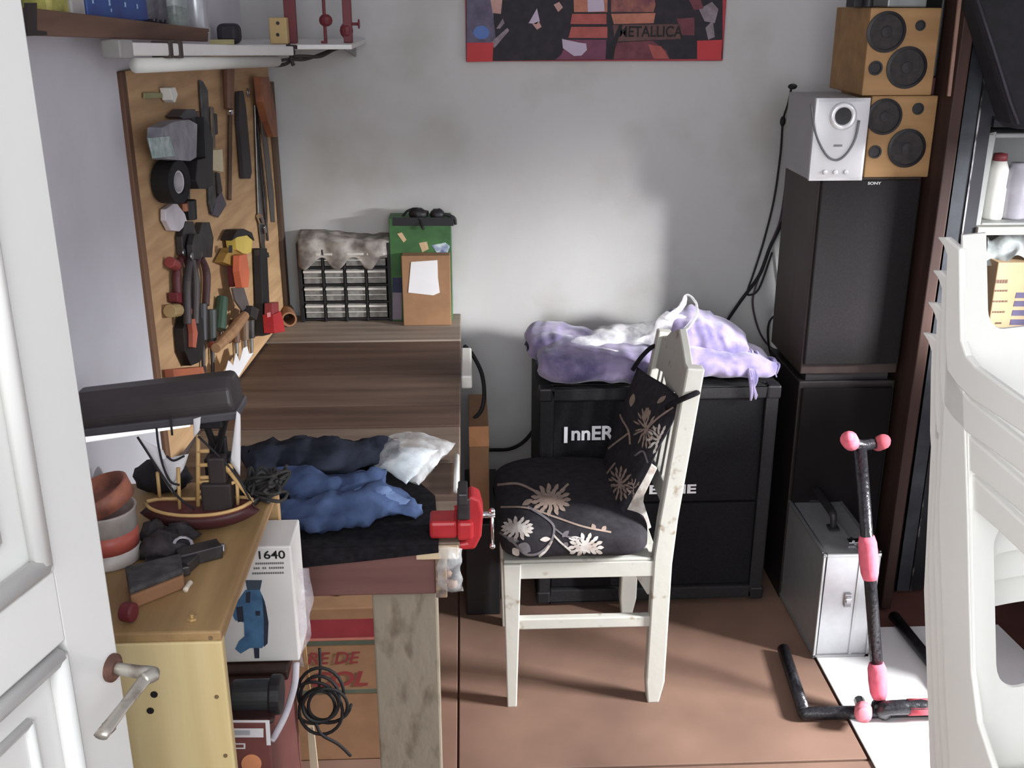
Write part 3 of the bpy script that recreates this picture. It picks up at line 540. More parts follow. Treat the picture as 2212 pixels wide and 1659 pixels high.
b = B(); a = P(415, 1338, Z=UZ2); b.cyl(a, a+V((0, 0, .003)), .008, n=6); b.cyl(a+V((0, 0, .003)), a+V((.0, 0, .008)), .003, n=10); solo(b, 'brass_nut', mat('brass', (206, 168, 100), .4, .5), 'little brass nut near the front edge of the shelf unit top', 'nut', bevel=.0005)
# ================================================================ SHELVES TOP LEFT
def bar(b, a, c, w, h, m=0):
    """rectangular bar from a to c, w across (horizontal), h upright"""
    d = (c-a).normalized(); sd = d.cross(V((0, 0, 1))).normalized(); up = sd.cross(d)
    q = [a+sd*w/2*i+up*h/2*j for i, j in ((-1, -1), (1, -1), (1, 1), (-1, 1))]; return b.prism(q, c-a, m)
FX = -.575
ws = thing('wall_shelf', 'brown wooden shelf board high on the left wall', 'shelf', P(250, 82, X=-.6))
b = B(); q = [P(62, 16, X=FX), P(450, 62, X=FX), P(450, 90, X=FX), P(62, 76, X=FX)]; b.prism(q, (-.016, 0, 0)); b.build('front_board', SHELFWOOD, ws, bevel=.002)
qa, qb = P(62, 50, X=FX), P(450, 76, X=FX)
b = B(); b.prism([qa+V((-.016, 0, -.008)), qb+V((-.016, 0, -.006)), qb+V((-.064, 0, -.006)), qa+V((-.064, 0, -.008))], (0, 0, .012)); b.build('shelf_board', SHELFWOOD, ws)
b = B(); b.prism([P(58, 6, X=FX+.004), P(80, 6, X=FX+.004), P(80, 66, X=FX+.004), P(102, 68, X=FX+.004), P(102, 76, X=FX+.004), P(60, 78, X=FX+.004)], (-.004, 0, 0)); b.build('bracket', mat('dark_bracket', (52, 42, 40), .6), ws)
def shelfz(u): a = P(62, 50, X=FX); c = P(450, 76, X=FX); x = P(u, 40, X=-.61).y; return a.z+(c.z-a.z)*(x-a.y)/(c.y-a.y)+.006
def shy(u): return P(u, 40, X=-.605).y
def sbox(u0, u1, h, x0=-.636, x1=-.594): 
    y0, y1 = shy(u0), shy(u1); z = max(shelfz(u0), shelfz(u1)); return B().box(x0, x1, y0, y1, z, z+h)
solo(sbox(96, 138, .12), 'yellow_packet', mat('packet_yellow', (196, 186, 60), .5, col2=(140, 140, 40), scale=30), 'yellow packet at the near end of the brown wall shelf', 'packet', bevel=.006)
solo(sbox(143, 172, .12), 'pale_carton', mat('pale_carton', (176, 172, 168), .6), 'pale grey carton between the yellow packet and the blue box', 'box', bevel=.003)
bb = thing('blue_box', 'blue box with pale star-like spots on the brown wall shelf', 'box', V((-.615, shy(240), shelfz(240))))
b = sbox(178, 308, .14); b.build('box_body', mat('box_blue', (44, 82, 160), .5, col2=(34, 62, 130), scale=10), bb, bevel=.003)
b = B()
for uu, vv, r in ((200, 2, .006), (236, 6, .007), (270, 10, .006), (296, 14, .006), (240, 22, .004), (272, -6, .006), (215, -10, .006)):
    c = P(uu, vv, X=-.5935); b.prism([c+V((0, math.cos(i*math.pi/4)*r*(1 if i % 2 else .45), math.sin(i*math.pi/4)*r*(1 if i % 2 else .45))) for i in range(8)], (.0008, 0, 0))
b.build('printed_spots', mat('spot_pale_blue', (150, 186, 220), .6), bb)
for i, (uu, lab) in enumerate(((323, 'black bottle next to the blue box on the wall shelf'), (343, 'dark bottle just before the glass jar on the wall shelf'))):
    k = thing('dark_bottle', lab, 'bottle', V((-.61, shy(uu), max(shelfz(uu), shelfz(uu+15)))), 'dark bottles on the wall shelf')
    o = WL[k]; b = B(); b.lathe([(.02, 0), (.022, .004), (.022, .1), (.010, .125), (.010, .14), (0, .14)], o); b.build('body', mat('bottle_dark', (44, 40, 48), .15, var=.1), k, smooth=True)
    b = B(); b.lathe([(.0225, .02), (.0228, .021), (.0228, .07), (.0225, .071)], o); b.build('label_band', mat('label_dim', (86, 84, 92), .5, var=.3, scale=60), k, smooth=True)
uu = 382; o = V((-.61, shy(uu), shelfz(400))); k = thing('glass_jar', 'clear glass jar of small screws on the wall shelf', 'jar', o)
GLASS = plastic_film('jar_glass', (190, 205, 200), .45, .3)
b = B(); b.lathe([(.026, 0), (.029, .004), (.029, .085), (.024, .095), (.024, .105)], o); b.build('glass_body', GLASS, k, smooth=True)
b = B(); b.lathe([(0, .004), (.026, .004), (.026, .05), (0, .056)], o); b.noise(.003, 90).build('jar_contents', mat('screws_dim', (104, 106, 104), .5, col2=(60, 62, 60), scale=120), k)
b = B(); b.lathe([(.027, .1), (.027, .118), (0, .119)], o); b.build('jar_lid', STEEL, k, smooth=False)
uu = 424; o = V((-.605, shy(uu), shelfz(445))); k = thing('spray_can', 'silver spray can near the far end of the brown wall shelf', 'spray can', o)
b = B(); b.lathe([(.025, 0), (.027, .004), (.027, .15), (.020, .165), (0, .168)], o); b.build('can_body', mat('can_silver', (196, 198, 204), .3, .4), k, smooth=True)
b = B(); b.lathe([(.0205, .167), (.019, .2), (0, .2)], o); b.build('cap', WHITEP, k, smooth=True)
b = B(); b.lathe([(.0275, .0), (.0285, .002), (.0285, .014), (.0275, .016)], o); b.build('base_rim', CHROME, k, smooth=True)
# white shelf on the back wall
wz = P(600, 92, Y=3.0).z
k = thing('white_shelf', 'narrow white shelf in the back corner carrying the red clamps', 'shelf', V((-.45, 3.05, wz)))
x1 = P(778, 84, Y=3.1).x
b = B(); b.box(-.628, x1, 2.86, WY-.002, wz-.012, wz); b.build('shelf_board', WHITE, k, bevel=.002)
b = B(); b.prism([V((x1-.03, WY-.002, wz-.013)), V((x1-.03, 2.95, wz-.013)), V((x1-.03, WY-.002, wz-.05))], (-.006, 0, 0)); b.build('bracket', mat('bracket_grey', (150, 148, 144), .6), k)
b = B(); a = P(448, 88, Y=2.75); c = P(530, 78, Y=2.9)
kz = wz+.0005
k = thing('glasses_case', 'dark leather pouch at the left end of the white corner shelf', 'pouch', V((-.55, 2.95, kz)))
b = B(); b.box(-.625, P(518, 60, Y=2.9).x, 2.87, 2.93, kz, kz+.05); b.build('pouch_body', mat('pouch_dark', (54, 48, 58), .6, var=.2), k, bevel=.015, seg=3)
b = B(); b.box(P(452, 80, Y=2.865).x, P(505, 80, Y=2.865).x, 2.862, 2.867, kz, kz+.012); b.build('pale_strip', mat('pale_strip', (196, 186, 120), .6), k)
k = thing('drilled_block', 'small yellow wooden block with two drilled holes standing on the white corner shelf', 'block', P(600, 86, Y=2.88))
ba = P(583, 86, Y=2.88); bc = P(618, 38, Y=2.88)
b = B(); b.box(ba.x, bc.x, 2.88, 2.915, kz, bc.z); b.build('block_body', wood('block_yellow', (206, 176, 110), (186, 152, 88), 'z', 5), k, bevel=.003)
b = B()
for vv in (50, 75): b.lathe([(.0045, 0), (.0045, .0012), (0, .0012)], P(600, vv, Y=2.8795), (0, -1, 0), 12)
b.build('hole', BLACK, k)
def clamp(lab, parts, base):
    k = thing('bar_clamp', lab, 'clamp', base, 'red clamps on the white shelf')
    for nm, bb_ in parts: bb_.build(nm, DRED, k, bevel=.0015)
def topz(u, Y): return P(u, -60, Y=Y).z
y = 2.94; b1 = B(); x0, x1_ = P(615, 60, Y=y).x, P(640, 60, Y=y).x; b1.box(x0, x1_, y, y+.02, kz, kz+.2); b2 = B(); b2.box(x0-.004, x1_+.03, y-.004, y+.024, kz+.2, kz+.225)
clamp('thick dark red flat bar clamp standing closest to the drilled block', [('bar', b1), ('jaw', b2)], V((x0, y, kz)))
y = 2.93; xc = P(702, 60, Y=y).x; zc = P(704, 44, Y=y).z; b1 = B(); b1.cyl(V((xc, y, kz)), V((xc, y, kz+.22)), .0045, n=10); b1.box(xc-.012, xc+.004, y-.006, y+.006, kz, kz+.006); b2 = B(); b2.ell((xc+.003, y, zc), (.018, .014, .016), 12)
clamp('thin dark red screw clamp with a round knob between the two thicker red bars', [('screw', b1), ('knob', b2)], V((xc, y, kz)))
y = 2.96; xa, xb = P(741, 60, Y=y).x, P(760, 60, Y=y).x; zc = P(760, 52, Y=y).z; b1 = B(); b1.box(xa, xb, y, y+.018, kz, kz+.23); b1.ell(((xa+xb)/2-.004, y+.009, kz+.03), (.018, .014, .02), 12); b2 = B(); b2.cyl(V((xb, y+.009, zc)), V((xb+.018, y+.009, zc)), .004, n=10); b2.cyl(V((xb+.016, y+.009, zc)), V((xb+.02, y+.009, zc)), .012, n=12)
clamp('dark red bar clamp with a side knob at the end of the white shelf', [('bar', b1), ('knob', b2)], V((xa, y, kz)))
# fluorescent batten below the shelf
fa = P(268, 106, X=-.57); fb = P(622, 110, Y=2.82)
fl = thing('fluorescent_batten', 'white fluorescent light fitting fixed under the brown shelf over the tool board', 'light fitting', (fa+fb)/2)
fd = (fb-fa).normalized()
b = B(); bar(b, fa, fb, .03, .022); b.build('batten_body', WHITE, fl, bevel=.003)
b = B(); bar(b, fa-fd*.05, fa, .034, .03); b.build('end_cap', mat('endcap_grey', (150, 146, 142), .6), fl, bevel=.003)
b = B(); b.cyl(fa+fd*.04-V((0, 0, .027)), fb-fd*.1-V((0, 0, .024)), .013, n=14); b.build('tube', mat('tube_unlit', (222, 222, 214), .3, var=.02), fl, smooth=True)
for t in (.17, .22):
    b = B(); c = fa.lerp(fb, t); bar(b, c-fd*.008, c+fd*.008, .036, .03); b.build('clip', mat('clip_brown', (70, 58, 54), .6), fl, bevel=.002)
b = B(); b.tube(crv([P(570, 122, Y=2.8), P(590, 140, Y=2.82), P(618, 138, Y=2.84), P(640, 122, Y=2.86), P(690, 122, Y=2.9), P(720, 108, Y=2.95), P(750, 97, Y=3.0)], 7), .0045, 7)
b.tube(crv([P(585, 140, Y=2.83), P(600, 132, Y=2.82), P(625, 128, Y=2.84), P(660, 128, Y=2.88), P(705, 112, Y=2.93), P(735, 100, Y=2.98)], 7), .004, 7)
b.tube(crv([P(622, 96, Y=2.835), P(634, 112, Y=2.835), P(628, 125, Y=2.835), P(634, 142, Y=2.835)], 5), .005, 7); b.tube([P(618, 100, Y=2.835), P(642, 102, Y=2.84)], .005, 7)
solo(b, 'lamp_cable', mat('lamp_cable', (50, 44, 44), .7), 'dark knotted cable trailing from the fluorescent fitting below the white shelf', 'cable', smooth=True)
# ================================================================ TOOL BOARD
pb0 = V((-.632, 2.09, 0)); pb1 = V((-.568, 3.26, 0)); pd = (pb1-pb0).normalized(); pn = V((pd.y, -pd.x, 0))
def W(u, v_, off=.002): return PP(u, v_, pb0+pn*off, pn)
def slab(b, pts, off, th, m=0): return b.prism([W(u, v_, off) for u, v_ in pts], pn*th, m)
tb_ = thing('tool_board', 'tall tan chipboard tool board hung with hand tools on the left wall', 'tool board', (pb0+pb1)/2+V((0, 0, .765)))
zt = 1.575; zb = .765
b = B(); b.prism([pb0+V((0, 0, zb)), pb1+V((0, 0, zb)), pb1+V((0, 0, zt)), pb0+V((0, 0, zt))], -pn*.015); b.build('board', PEGWOOD, tb_, bevel=.002)
b = B(); e0 = pb0-pd*.012; e1 = pb0+pd*.012; b.prism([e0+V((0, 0, zb)), e1+V((0, 0, zb)), e1+V((0, 0, zt)), e0+V((0, 0, zt))], -pn*.018+pn*.0); 
b.v = [p+pn*.001 for p in b.v]; b.build('edge_batten', wood('edge_brown', (128, 90, 62), (96, 64, 46), 'z', 4), tb_, bevel=.002)
b = B(); e0 = pb1-pd*.03; e1 = pb1; b.prism([e0+V((0, 0, zb)), e1+V((0, 0, zb)), e1+V((0, 0, zt-.1)), e0+V((0, 0, zt-.1))], pn*.014); b.v = [p+pn*.0005 for p in b.v]; b.build('edge_batten', wood('edge_dark', (104, 84, 66), (70, 52, 44), 'z', 4), tb_, bevel=.002)
HG = 'hand tools on the tool board'
def tool(name, label, cat, parts):
    """parts: (part name, material, builder)"""
    ps = [p for _, _, bb_ in parts for p in bb_.v]; c = sum(ps, V((0, 0, 0)))/len(ps); c.z = min(p.z for p in ps)
    if len(parts) == 1: return solo(parts[0][2], name, parts[0][1], label, cat, bevel=.0015)
    k = thing(name, label, cat, c)
    for nm, mm, bb_ in parts: bb_.build(nm, mm, k, bevel=.0015)
    return k
def sl_(pts, off=.003, th=.012): return slab(B(), pts, off, th)
def rod(u0, v0, u1, v1, r, r1=None, off=None): b = B(); o = r+.003 if off is None else off; return b.cyl(W(u0, v0, o), W(u1, v1, o), r, r1, 12)
BROWNH = mat('brown_handle', (108, 72, 50), .5, var=.2); OHAND = mat('orange_wood_handle', (170, 96, 46), .5, col2=(120, 66, 36), scale=14); GREENH = mat('green_handle', (50, 84, 64), .5, var=.2); TANH = wood('tan_handle', (178, 132, 84), (146, 100, 62), 'z', 5)
FILEG = mat('file_grey', (98, 100, 100), .5, .5, col2=(60, 60, 64), scale=30)
tool('wall_hook', 'small white plastic hook near the top of the tool board', 'hook', [('strip', mat('hook_strip', (150, 148, 90), .6), sl_([(308, 200), (348, 200), (348, 212), (308, 214)], .003, .004)), ('hook', WHITEP, sl_([(344, 190), (356, 188), (362, 204), (356, 222), (350, 216)], .003, .022))])
pk = [(318, 275), (345, 262), (378, 258), (396, 268), (394, 340), (380, 348), (328, 344), (316, 300)]
tool('blister_pack', 'grey bag of fittings with a pale green label hung on the tool board', 'packet', [('packet', mat('packet_grey', (150, 148, 158), .5, col2=(120, 118, 128), scale=30), sl_(pk, .03, .03)), ('paper_label', mat('label_mint', (176, 190, 188), .7, col2=(130, 156, 150), scale=60), sl_([(318, 298), (364, 294), (376, 338), (328, 342)], .0605, .003))])
d1 = sl_([(392, 252), (402, 268), (412, 300), (412, 400), (398, 408), (380, 408), (372, 390), (376, 346), (396, 340)], .004, .05); d2 = sl_([(356, 252), (372, 236), (392, 236), (404, 262), (396, 272), (384, 256), (366, 258)], .004, .03)
tool('power_drill', 'black power drill hanging beside the grey bag on the tool board', 'drill', [('drill_body', BLACK, d1), ('hook_handle', mat('dark_grey_grip', (64, 66, 72), .5), d2)])
b = B(); b.lathe([(.024, 0), (.044, 0), (.044, .04), (.024, .04), (.024, 0)], W(350, 392, .012), pn+pd*-.2, 26); b2 = B(); b2.lathe([(.0235, .003), (.0235, .037), (.019, .037), (.019, .003), (.0235, .003)], W(350, 392, .012), pn+pd*-.2, 26)
tool('tape_roll', 'roll of black tape with a pale core hanging below the grey bag', 'tape', [('tape', RUBBER, b), ('core', mat('core_pale', (190, 184, 190), .7), b2)])
tool('scraper', 'small tool with an orange-brown handle behind the black drill', 'scraper', [('handle', OHAND, sl_([(410, 268), (420, 266), (424, 300), (414, 306)], .003, .016)), ('blade', DSTEEL, sl_([(416, 306), (424, 306), (434, 348), (420, 352)], .003, .004)), ('ferrule', BROWNH, sl_([(412, 242), (422, 240), (422, 266), (412, 268)], .003, .01))])
tool('rasp', 'long dark grey rasp hanging point up above the cream clip', 'file', [('blade', FILEG, sl_([(428, 172), (434, 176), (444, 195), (450, 318), (440, 320), (432, 240)], .003, .006))])
tool('thin_file', 'thin pale file right next to the long rasp', 'file', [('blade', mat('file_pale', (130, 116, 96), .5, .3, col2=(100, 90, 80), scale=30), sl_([(452, 230), (458, 232), (462, 320), (456, 320)], .003, .005)), ('tang', DSTEEL, sl_([(456, 244), (464, 246), (466, 290), (460, 292)], .003, .006))])
tool('clip_block', 'cream coloured plastic block gripping the grey file blade', 'block', [('block', mat('cream_plastic', (214, 200, 154), .5, var=.06), sl_([(418, 326), (458, 322), (461, 372), (424, 366)], .012, .025))])
tool('flat_file', 'flat grey file blade hanging under the cream block', 'file', [('blade', FILEG, sl_([(446, 370), (458, 372), (462, 430), (454, 466), (448, 440)], .003, .006))])
tool('trowel', 'purple-grey pointed trowel blade beside the flat file', 'trowel', [('blade', mat('trowel_steel', (82, 72, 88), .4, .5), sl_([(474, 412), (486, 442), (468, 470), (452, 462), (462, 430)], .004, .005)), ('shank', DSTEEL, sl_([(464, 372), (470, 374), (476, 414), (468, 420)], .004, .006))])
tool('long_screwdriver', 'long screwdriver with a brown wooden handle, hanging handle up', 'screwdriver', [('handle', BROWNH, rod(493, 142, 494, 236, .016, .012)), ('ferrule', CHROME, rod(496, 236, 498, 246, .008)), ('shaft', mat('shaft_brown', (92, 70, 52), .5, .5), rod(497, 245, 495, 432, .006))])
tool('flat_bar', 'broad black tapered bar hanging right of the long screwdriver', 'bar', [('bar', mat('bar_black', (44, 36, 42), .55), sl_([(508, 198), (516, 196), (522, 230), (535, 372), (532, 386), (518, 386), (508, 260)], .004, .012))])
b = B(); b.lathe([(.008, -.002), (.012, -.002), (.012, .002), (.008, .002), (.008, -.002)], W(536, 200, .01), pn, 16)
tool('ring_bolt', 'little steel ring screwed into the upper right of the tool board', 'ring', [('ring', STEEL, b)])
tool('hand_saw', 'handsaw with an orange wooden handle at the right edge of the tool board', 'saw', [('handle', OHAND, sl_([(547, 166), (564, 166), (572, 200), (580, 250), (584, 296), (574, 296), (562, 262), (552, 220)], .016, .022)), ('blade', mat('saw_blade', (96, 88, 84), .4, .7), sl_([(562, 260), (576, 296), (590, 420), (592, 480), (584, 480)], .02, .003))])
tool('combination_square', 'steel combination square with shiny ends hanging left of the handsaw', 'square', [('rule', STEEL, sl_([(548, 226), (554, 226), (566, 470), (572, 560), (566, 560), (556, 470)], .004, .004)), ('clamp_nut', CHROME, rod(560, 466, 564, 478, .009)), ('head', CHROME, rod(567, 488, 570, 502, .009))])
tool('steel_rod', 'thin dark steel rod hanging alongside the combination square', 'rod', [('rod', DSTEEL, rod(556, 270, 578, 520, .004))])
b = B(); b.lathe([(.0, 0), (.034, 0), (.034, .012), (.0, .02)], W(368, 470, .006), pn, 8)
tool('white_scraper', 'white plastic spreader hanging above the pliers', 'spreader', [('spreader', mat('spreader_white', (206, 198, 206), .5), sl_([(346, 452), (368, 436), (388, 462), (394, 482), (376, 500), (358, 498), (346, 476)], .004, .012))])
tool('short_screwdriver', 'stubby screwdriver with a copper collar and black handle next to the white spreader', 'screwdriver', [('handle', BLACK, rod(408, 432, 412, 474, .016, .014)), ('collar', mat('copper', (150, 90, 60), .4, .6), rod(396, 438, 398, 456, .010)), ('shaft', DSTEEL, rod(406, 412, 407, 432, .004))])
def pliers(name, lab, x0, top, mid, bot, w, hm, off=.004, lean=0):
    hd = sl_([(x0-w*.25, top), (x0+w*.25, top), (x0+w*.5, top+(mid-top)*.45), (x0+w*.4, mid), (x0-w*.4, mid), (x0-w*.5, top+(mid-top)*.45)], off, .014)
    piv = B(); piv.lathe([(.009, 0), (.009, .003), (0, .004)], W(x0, mid-6, off+.014), pn, 12)
    h1 = B(); h1.tube(crv([W(x0-w*.1, mid, off+.008), W(x0-w*.42+lean, mid+(bot-mid)*.35, off+.010), W(x0-w*.36+lean, bot, off+.010)], 5), [.007, .0095, .009], 10)
    h2 = B(); h2.tube(crv([W(x0+w*.1, mid, off+.008), W(x0+w*.42+lean, mid+(bot-mid)*.35, off+.010), W(x0+w*.36+lean, bot, off+.010)], 5), [.007, .0095, .009], 10)
    return tool(name, lab, 'pliers', [('jaw', DSTEEL, hd), ('pivot', STEEL, piv), ('handle', hm, h1), ('handle', hm, h2)])
pliers('pliers', 'dark pliers with maroon grips, closest to the near edge of the tool board', 396, 478, 552, 655, 34, MAROON)
pliers('pliers', 'dark pliers with maroon grips hanging beside the yellow tape case', 432, 480, 556, 660, 34, mat('maroon_dark', (74, 44, 48), .5, var=.2))
pliers('pliers', 'dull steel pincers behind the two maroon-gripped pliers', 413, 505, 560, 700, 22, mat('grip_grey', (70, 62, 64), .5), off=.022)
tool('red_peg', 'small red peg hanging at the left of the maroon pliers', 'knob', [('knob', mat('knob_red', (150, 56, 50), .5), rod(366, 566, 380, 574, .012))])
tool('red_clip', 'broad dark red clip below the maroon-gripped pliers', 'clip', [('clip', DRED, sl_([(362, 632), (400, 634), (408, 656), (390, 660), (364, 652)], .004, .02))])
tool('yellow_hook', 'dull yellow stub between the dark red clip and the coping saw', 'hook', [('stub', mat('dull_yellow', (170, 140, 80), .6), rod(366, 672, 384, 670, .014))])
b = B(); 
tool('tape_case', 'bright yellow cutter case with black cap in the middle of the tool board', 'tape measure', [('case', YELLOW, sl_([(486, 512), (512, 508), (524, 518), (522, 545), (508, 550), (490, 540)], .01, .026)), ('lower_case', mat('ochre_plastic', (178, 136, 34), .5), sl_([(478, 535), (492, 540), (508, 550), (494, 578), (462, 566)], .006, .022)), ('cap', BLACK, sl_([(474, 520), (486, 496), (502, 494), (520, 502), (526, 520), (512, 508), (488, 512)], .008, .03)), ('slot', BLACK, sl_([(494, 530), (501, 530), (501, 546), (494, 546)], .0365, .001))])
tool('orange_knife', 'utility knife with a bright orange handle under the yellow case', 'knife', [('handle', ORANGE, sl_([(503, 552), (518, 548), (524, 590), (522, 620), (508, 622), (502, 585)], .034, .018)), ('blade', mat('knife_blade', (128, 118, 118), .4, .6), sl_([(498, 622), (522, 620), (534, 660), (520, 672), (504, 650)], .034, .006)), ('grip', DRED, sl_([(490, 575), (500, 572), (502, 616), (494, 620)], .012, .014))])
tool('green_screwdriver', 'screwdriver with a dark green handle left of the wooden hammer handle', 'screwdriver', [('handle', GREENH, rod(480, 642, 474, 712, .014, .016)), ('shaft', STEEL, rod(478, 712, 478, 745, .004))])
tool('hammer', 'hammer with a diagonal tan wooden handle near the bench top', 'hammer', [('handle', TANH, B().tube([W(528, 682, .04), W(500, 718, .04), W(466, 752, .04)], [.013, .015, .012], 10)), ('head', DSTEEL, sl_([(520, 660), (536, 668), (530, 692), (516, 684)], .026, .03)), ('tip', mat('hammer_red', (170, 70, 56), .5), rod(462, 738, 462, 752, .012, off=.03))])
tool('coping_saw', 'black and orange oval-handled saw near the lower left of the tool board', 'saw', [('frame', BLACK, sl_([(384, 678), (404, 672), (420, 690), (424, 740), (414, 782), (394, 790), (380, 760), (376, 710)], .004, .02)), ('grip', mat('grip_orange', (196, 92, 60), .5), sl_([(402, 690), (410, 688), (416, 720), (412, 752), (406, 750), (406, 720)], .0245, .012)), ('collar', mat('collar_orange', (190, 80, 50), .5), sl_([(384, 668), (404, 664), (408, 676), (386, 680)], .004, .024))])
tool('orange_chisel', 'orange-handled chisel at the bottom left of the tool board', 'chisel', [('handle', mat('orange_brown', (180, 92, 52), .5), sl_([(354, 798), (420, 792), (424, 808), (356, 816)], .006, .02)), ('blade', DSTEEL, sl_([(420, 794), (440, 790), (440, 804), (424, 806)], .01, .006))])
for uu, t_, m_, b_, lab, hm in ((436, 655, 735, 815, 'dark grey chisel hanging nearest the coping saw', mat('grip_dark', (56, 54, 60), .5)), (456, 668, 740, 812, 'dark slim chisel left of the hammer handle', mat('grip_slate', (60, 66, 64), .5)), (508, 690, 740, 782, 'brown-handled bradawl under the hammer head', BROWNH), (527, 684, 735, 768, 'screwdriver with a tan handle beside the bradawl', mat('grip_tan', (118, 92, 66), .5)), (540, 690, 730, 768, 'slender steel punch at the foot of the black pry bar', DSTEEL)):
    tool('bradawl' if 'bradawl under' in lab else 'screwdriver' if 'screwdriver' in lab else 'punch' if 'punch' in lab else 'bench_chisel', lab, 'bradawl' if 'bradawl under' in lab else 'screwdriver' if 'screwdriver' in lab else 'punch' if 'punch' in lab else 'chisel', [('handle', hm, rod(uu, t_, uu+2, m_, .013, .011)), ('shaft', STEEL if uu > 500 else DSTEEL, rod(uu+2, m_, uu+4, b_, .006, .004))])
tool('pry_bar', 'long black pry bar with a short side arm hanging right of the yellow cutter case', 'crowbar', [('shaft', BLACK, sl_([(546, 536), (560, 536), (566, 660), (568, 722), (552, 726), (550, 640)], .004, .022)), ('arm', DSTEEL, sl_([(548, 540), (570, 545), (572, 556), (550, 554)], .008, .014))])
tool('glue_bottle', 'bright red bottle standing upright on the bench below the tool board', 'bottle', [('body', RED, sl_([(567, 680), (584, 672), (590, 694), (594, 716), (570, 720)], .03, .03)), ('shoulder', mat('bottle_red_dark', (150, 40, 44), .4), sl_([(571, 655), (585, 652), (586, 672), (571, 680)], .034, .022)), ('collar', mat('bottle_pink', (214, 120, 120), .4), sl_([(576, 676), (583, 674), (584, 684), (577, 686)], .0605, .002))])
pc = [(484, 806), (492, 778), (502, 790), (508, 762), (516, 782), (524, 752), (532, 748), (536, 764), (546, 762), (528, 790), (510, 820)]
tool('paper_cutout', 'white zigzag paper cut-out leaning between the tool board and the bench', 'paper', [('cutout', PAPER, sl_(pc, .05, .003))])
from mathutils.bvhtree import BVHTree
# ================================================================ POSTER
pz0 = P(1280, 132, Y=WY-.02).z; pxl, pxr = P(1007, 134, Y=WY-.02).x, P(1561, 128, Y=WY-.02).x
po = thing('canvas_print', 'canvas print with red corners and dark and orange shapes on the back wall', 'canvas', ((pxl+pxr)/2, WY-.02, pz0))
b = B(); b.box(pxl, pxr, WY-.022, WY-.001, pz0, pz0+.42); b.build('canvas_body', mat('canvas_red', (176, 44, 58), .7, var=.1), po, bevel=.002)
b = B()
def CQ(pts, m, d): b.prism([P(u, v_, Y=WY-.022-d) for u, v_ in pts], (0, d*.6, 0), m)
CQ([(1007, -240), (1561, -240), (1561, 127), (1007, 132)], 0, .0006)
CQ([(1008, -120), (1070, -120), (1066, 40), (1072, 92), (1008, 92)], 1, .0012); CQ([(1040+18*math.cos(i*.6), 70+15*math.sin(i*.6)) for i in range(10)], 2, .0018)
CQ([(1236, -120), (1314, -120), (1312, 26), (1240, 26)], 3, .0012); CQ([(1320, -60), (1404, -60), (1416, 10), (1412, 26), (1320, 26)], 4, .0012)
CQ([(1268, -30), (1302, -30), (1306, 24), (1270, 26)], 5, .0018)
CQ([(1236, 30), (1310, 30), (1310, 52), (1232, 52)], 6, .0012); CQ([(1320, 30), (1416, 28), (1412, 50), (1326, 52)], 3, .0012); CQ([(1234, 58), (1312, 58), (1312, 82), (1228, 82)], 6, .0012)
CQ([(1228, 86), (1310, 86), (1308, 128), (1200, 129), (1212, 118)], 7, .0012); CQ([(1214, 84), (1250, 92), (1266, 94), (1268, 108), (1256, 120), (1240, 121), (1216, 104)], 5, .0018)
CQ([(1330, 92), (1410, 88), (1440, 110), (1446, 127), (1326, 128)], 8, .0012); CQ([(1400, 96), (1428, 100), (1446, 127), (1412, 127)], 6, .0018)
CQ([(1142, 50), (1160, 18), (1166, 46), (1158, 52)], 5, .0018); CQ([(1150, 52), (1164, 46), (1170, 58), (1160, 64)], 9, .0018); CQ([(1196, 10), (1208, 4), (1216, 16), (1206, 26)], 9, .0018)
CQ([(1058, -10), (1086, -10), (1082, 30), (1064, 28)], 9, .0016); CQ([(1072, 62), (1086, 40), (1090, 50), (1080, 62)], 10, .0018); CQ([(1060, 92), (1096, 60), (1100, 66), (1068, 104)], 10, .0018)
CQ([(1462, 40), (1500, 38), (1500, 76), (1472, 76)], 8, .0014); CQ([(1510, 20), (1538, 4), (1552, 20), (1544, 50), (1522, 46)], 10, .0018); CQ([(1524, 60), (1540, 44), (1544, 80), (1530, 86)], 10, .0018); CQ([(1488, 0), (1510, -10), (1520, 18), (1500, 22)], 8, .0018)
CQ([(1324, 54), (1470, 52), (1470, 84), (1328, 90)], 11, .0014)
CQ([(1008, 92), (1066, 92), (1064, 133), (1008, 134)], 12, .0022); CQ([(1506, 88), (1560, 86), (1558, 128), (1506, 129)], 12, .0022)
b.build('printed_picture', [mat('pr_dark', (44, 36, 48), .7, col2=(30, 26, 34), scale=40), mat('pr_slate', (92, 84, 108), .7, var=.2, scale=40), mat('pr_blue', (80, 116, 186), .7), mat('pr_orange', (180, 104, 78), .7, var=.15, scale=30), mat('pr_orange2', (160, 92, 72), .7, col2=(104, 52, 70), scale=25), mat('pr_lilac', (186, 168, 190), .7, var=.05), mat('pr_red', (170, 74, 66), .7, var=.15, scale=30), mat('pr_plum', (116, 56, 82), .7, var=.15, scale=30), mat('pr_wine', (110, 50, 62), .7, var=.2, scale=30), mat('pr_skin', (190, 140, 130), .7), mat('pr_grey', (132, 116, 124), .7, var=.2, scale=50), mat('pr_brown', (96, 62, 60), .7, var=.2, scale=30), mat('pr_corner', (196, 38, 46), .7, var=.05)], po)
a = P(1336, 80, Y=WY-.022); c = P(1474, 80, Y=WY-.022); h = P(1400, 56, Y=WY-.022).z-a.z
t = text_bm('METALLICA', a+V((0, -.002, 0)), c.x-a.x, h, (1, 0, 0), (0, 0, 1), (0, -1, 0), .0008, .02)
t.prism([P(u, v_, Y=WY-.0245) for u, v_ in ((1338, 52), (1345, 55), (1322, 126), (1308, 128))], (0, .0006, 0))
t.build('lettering', mat('pr_black', (26, 22, 26), .7), po)
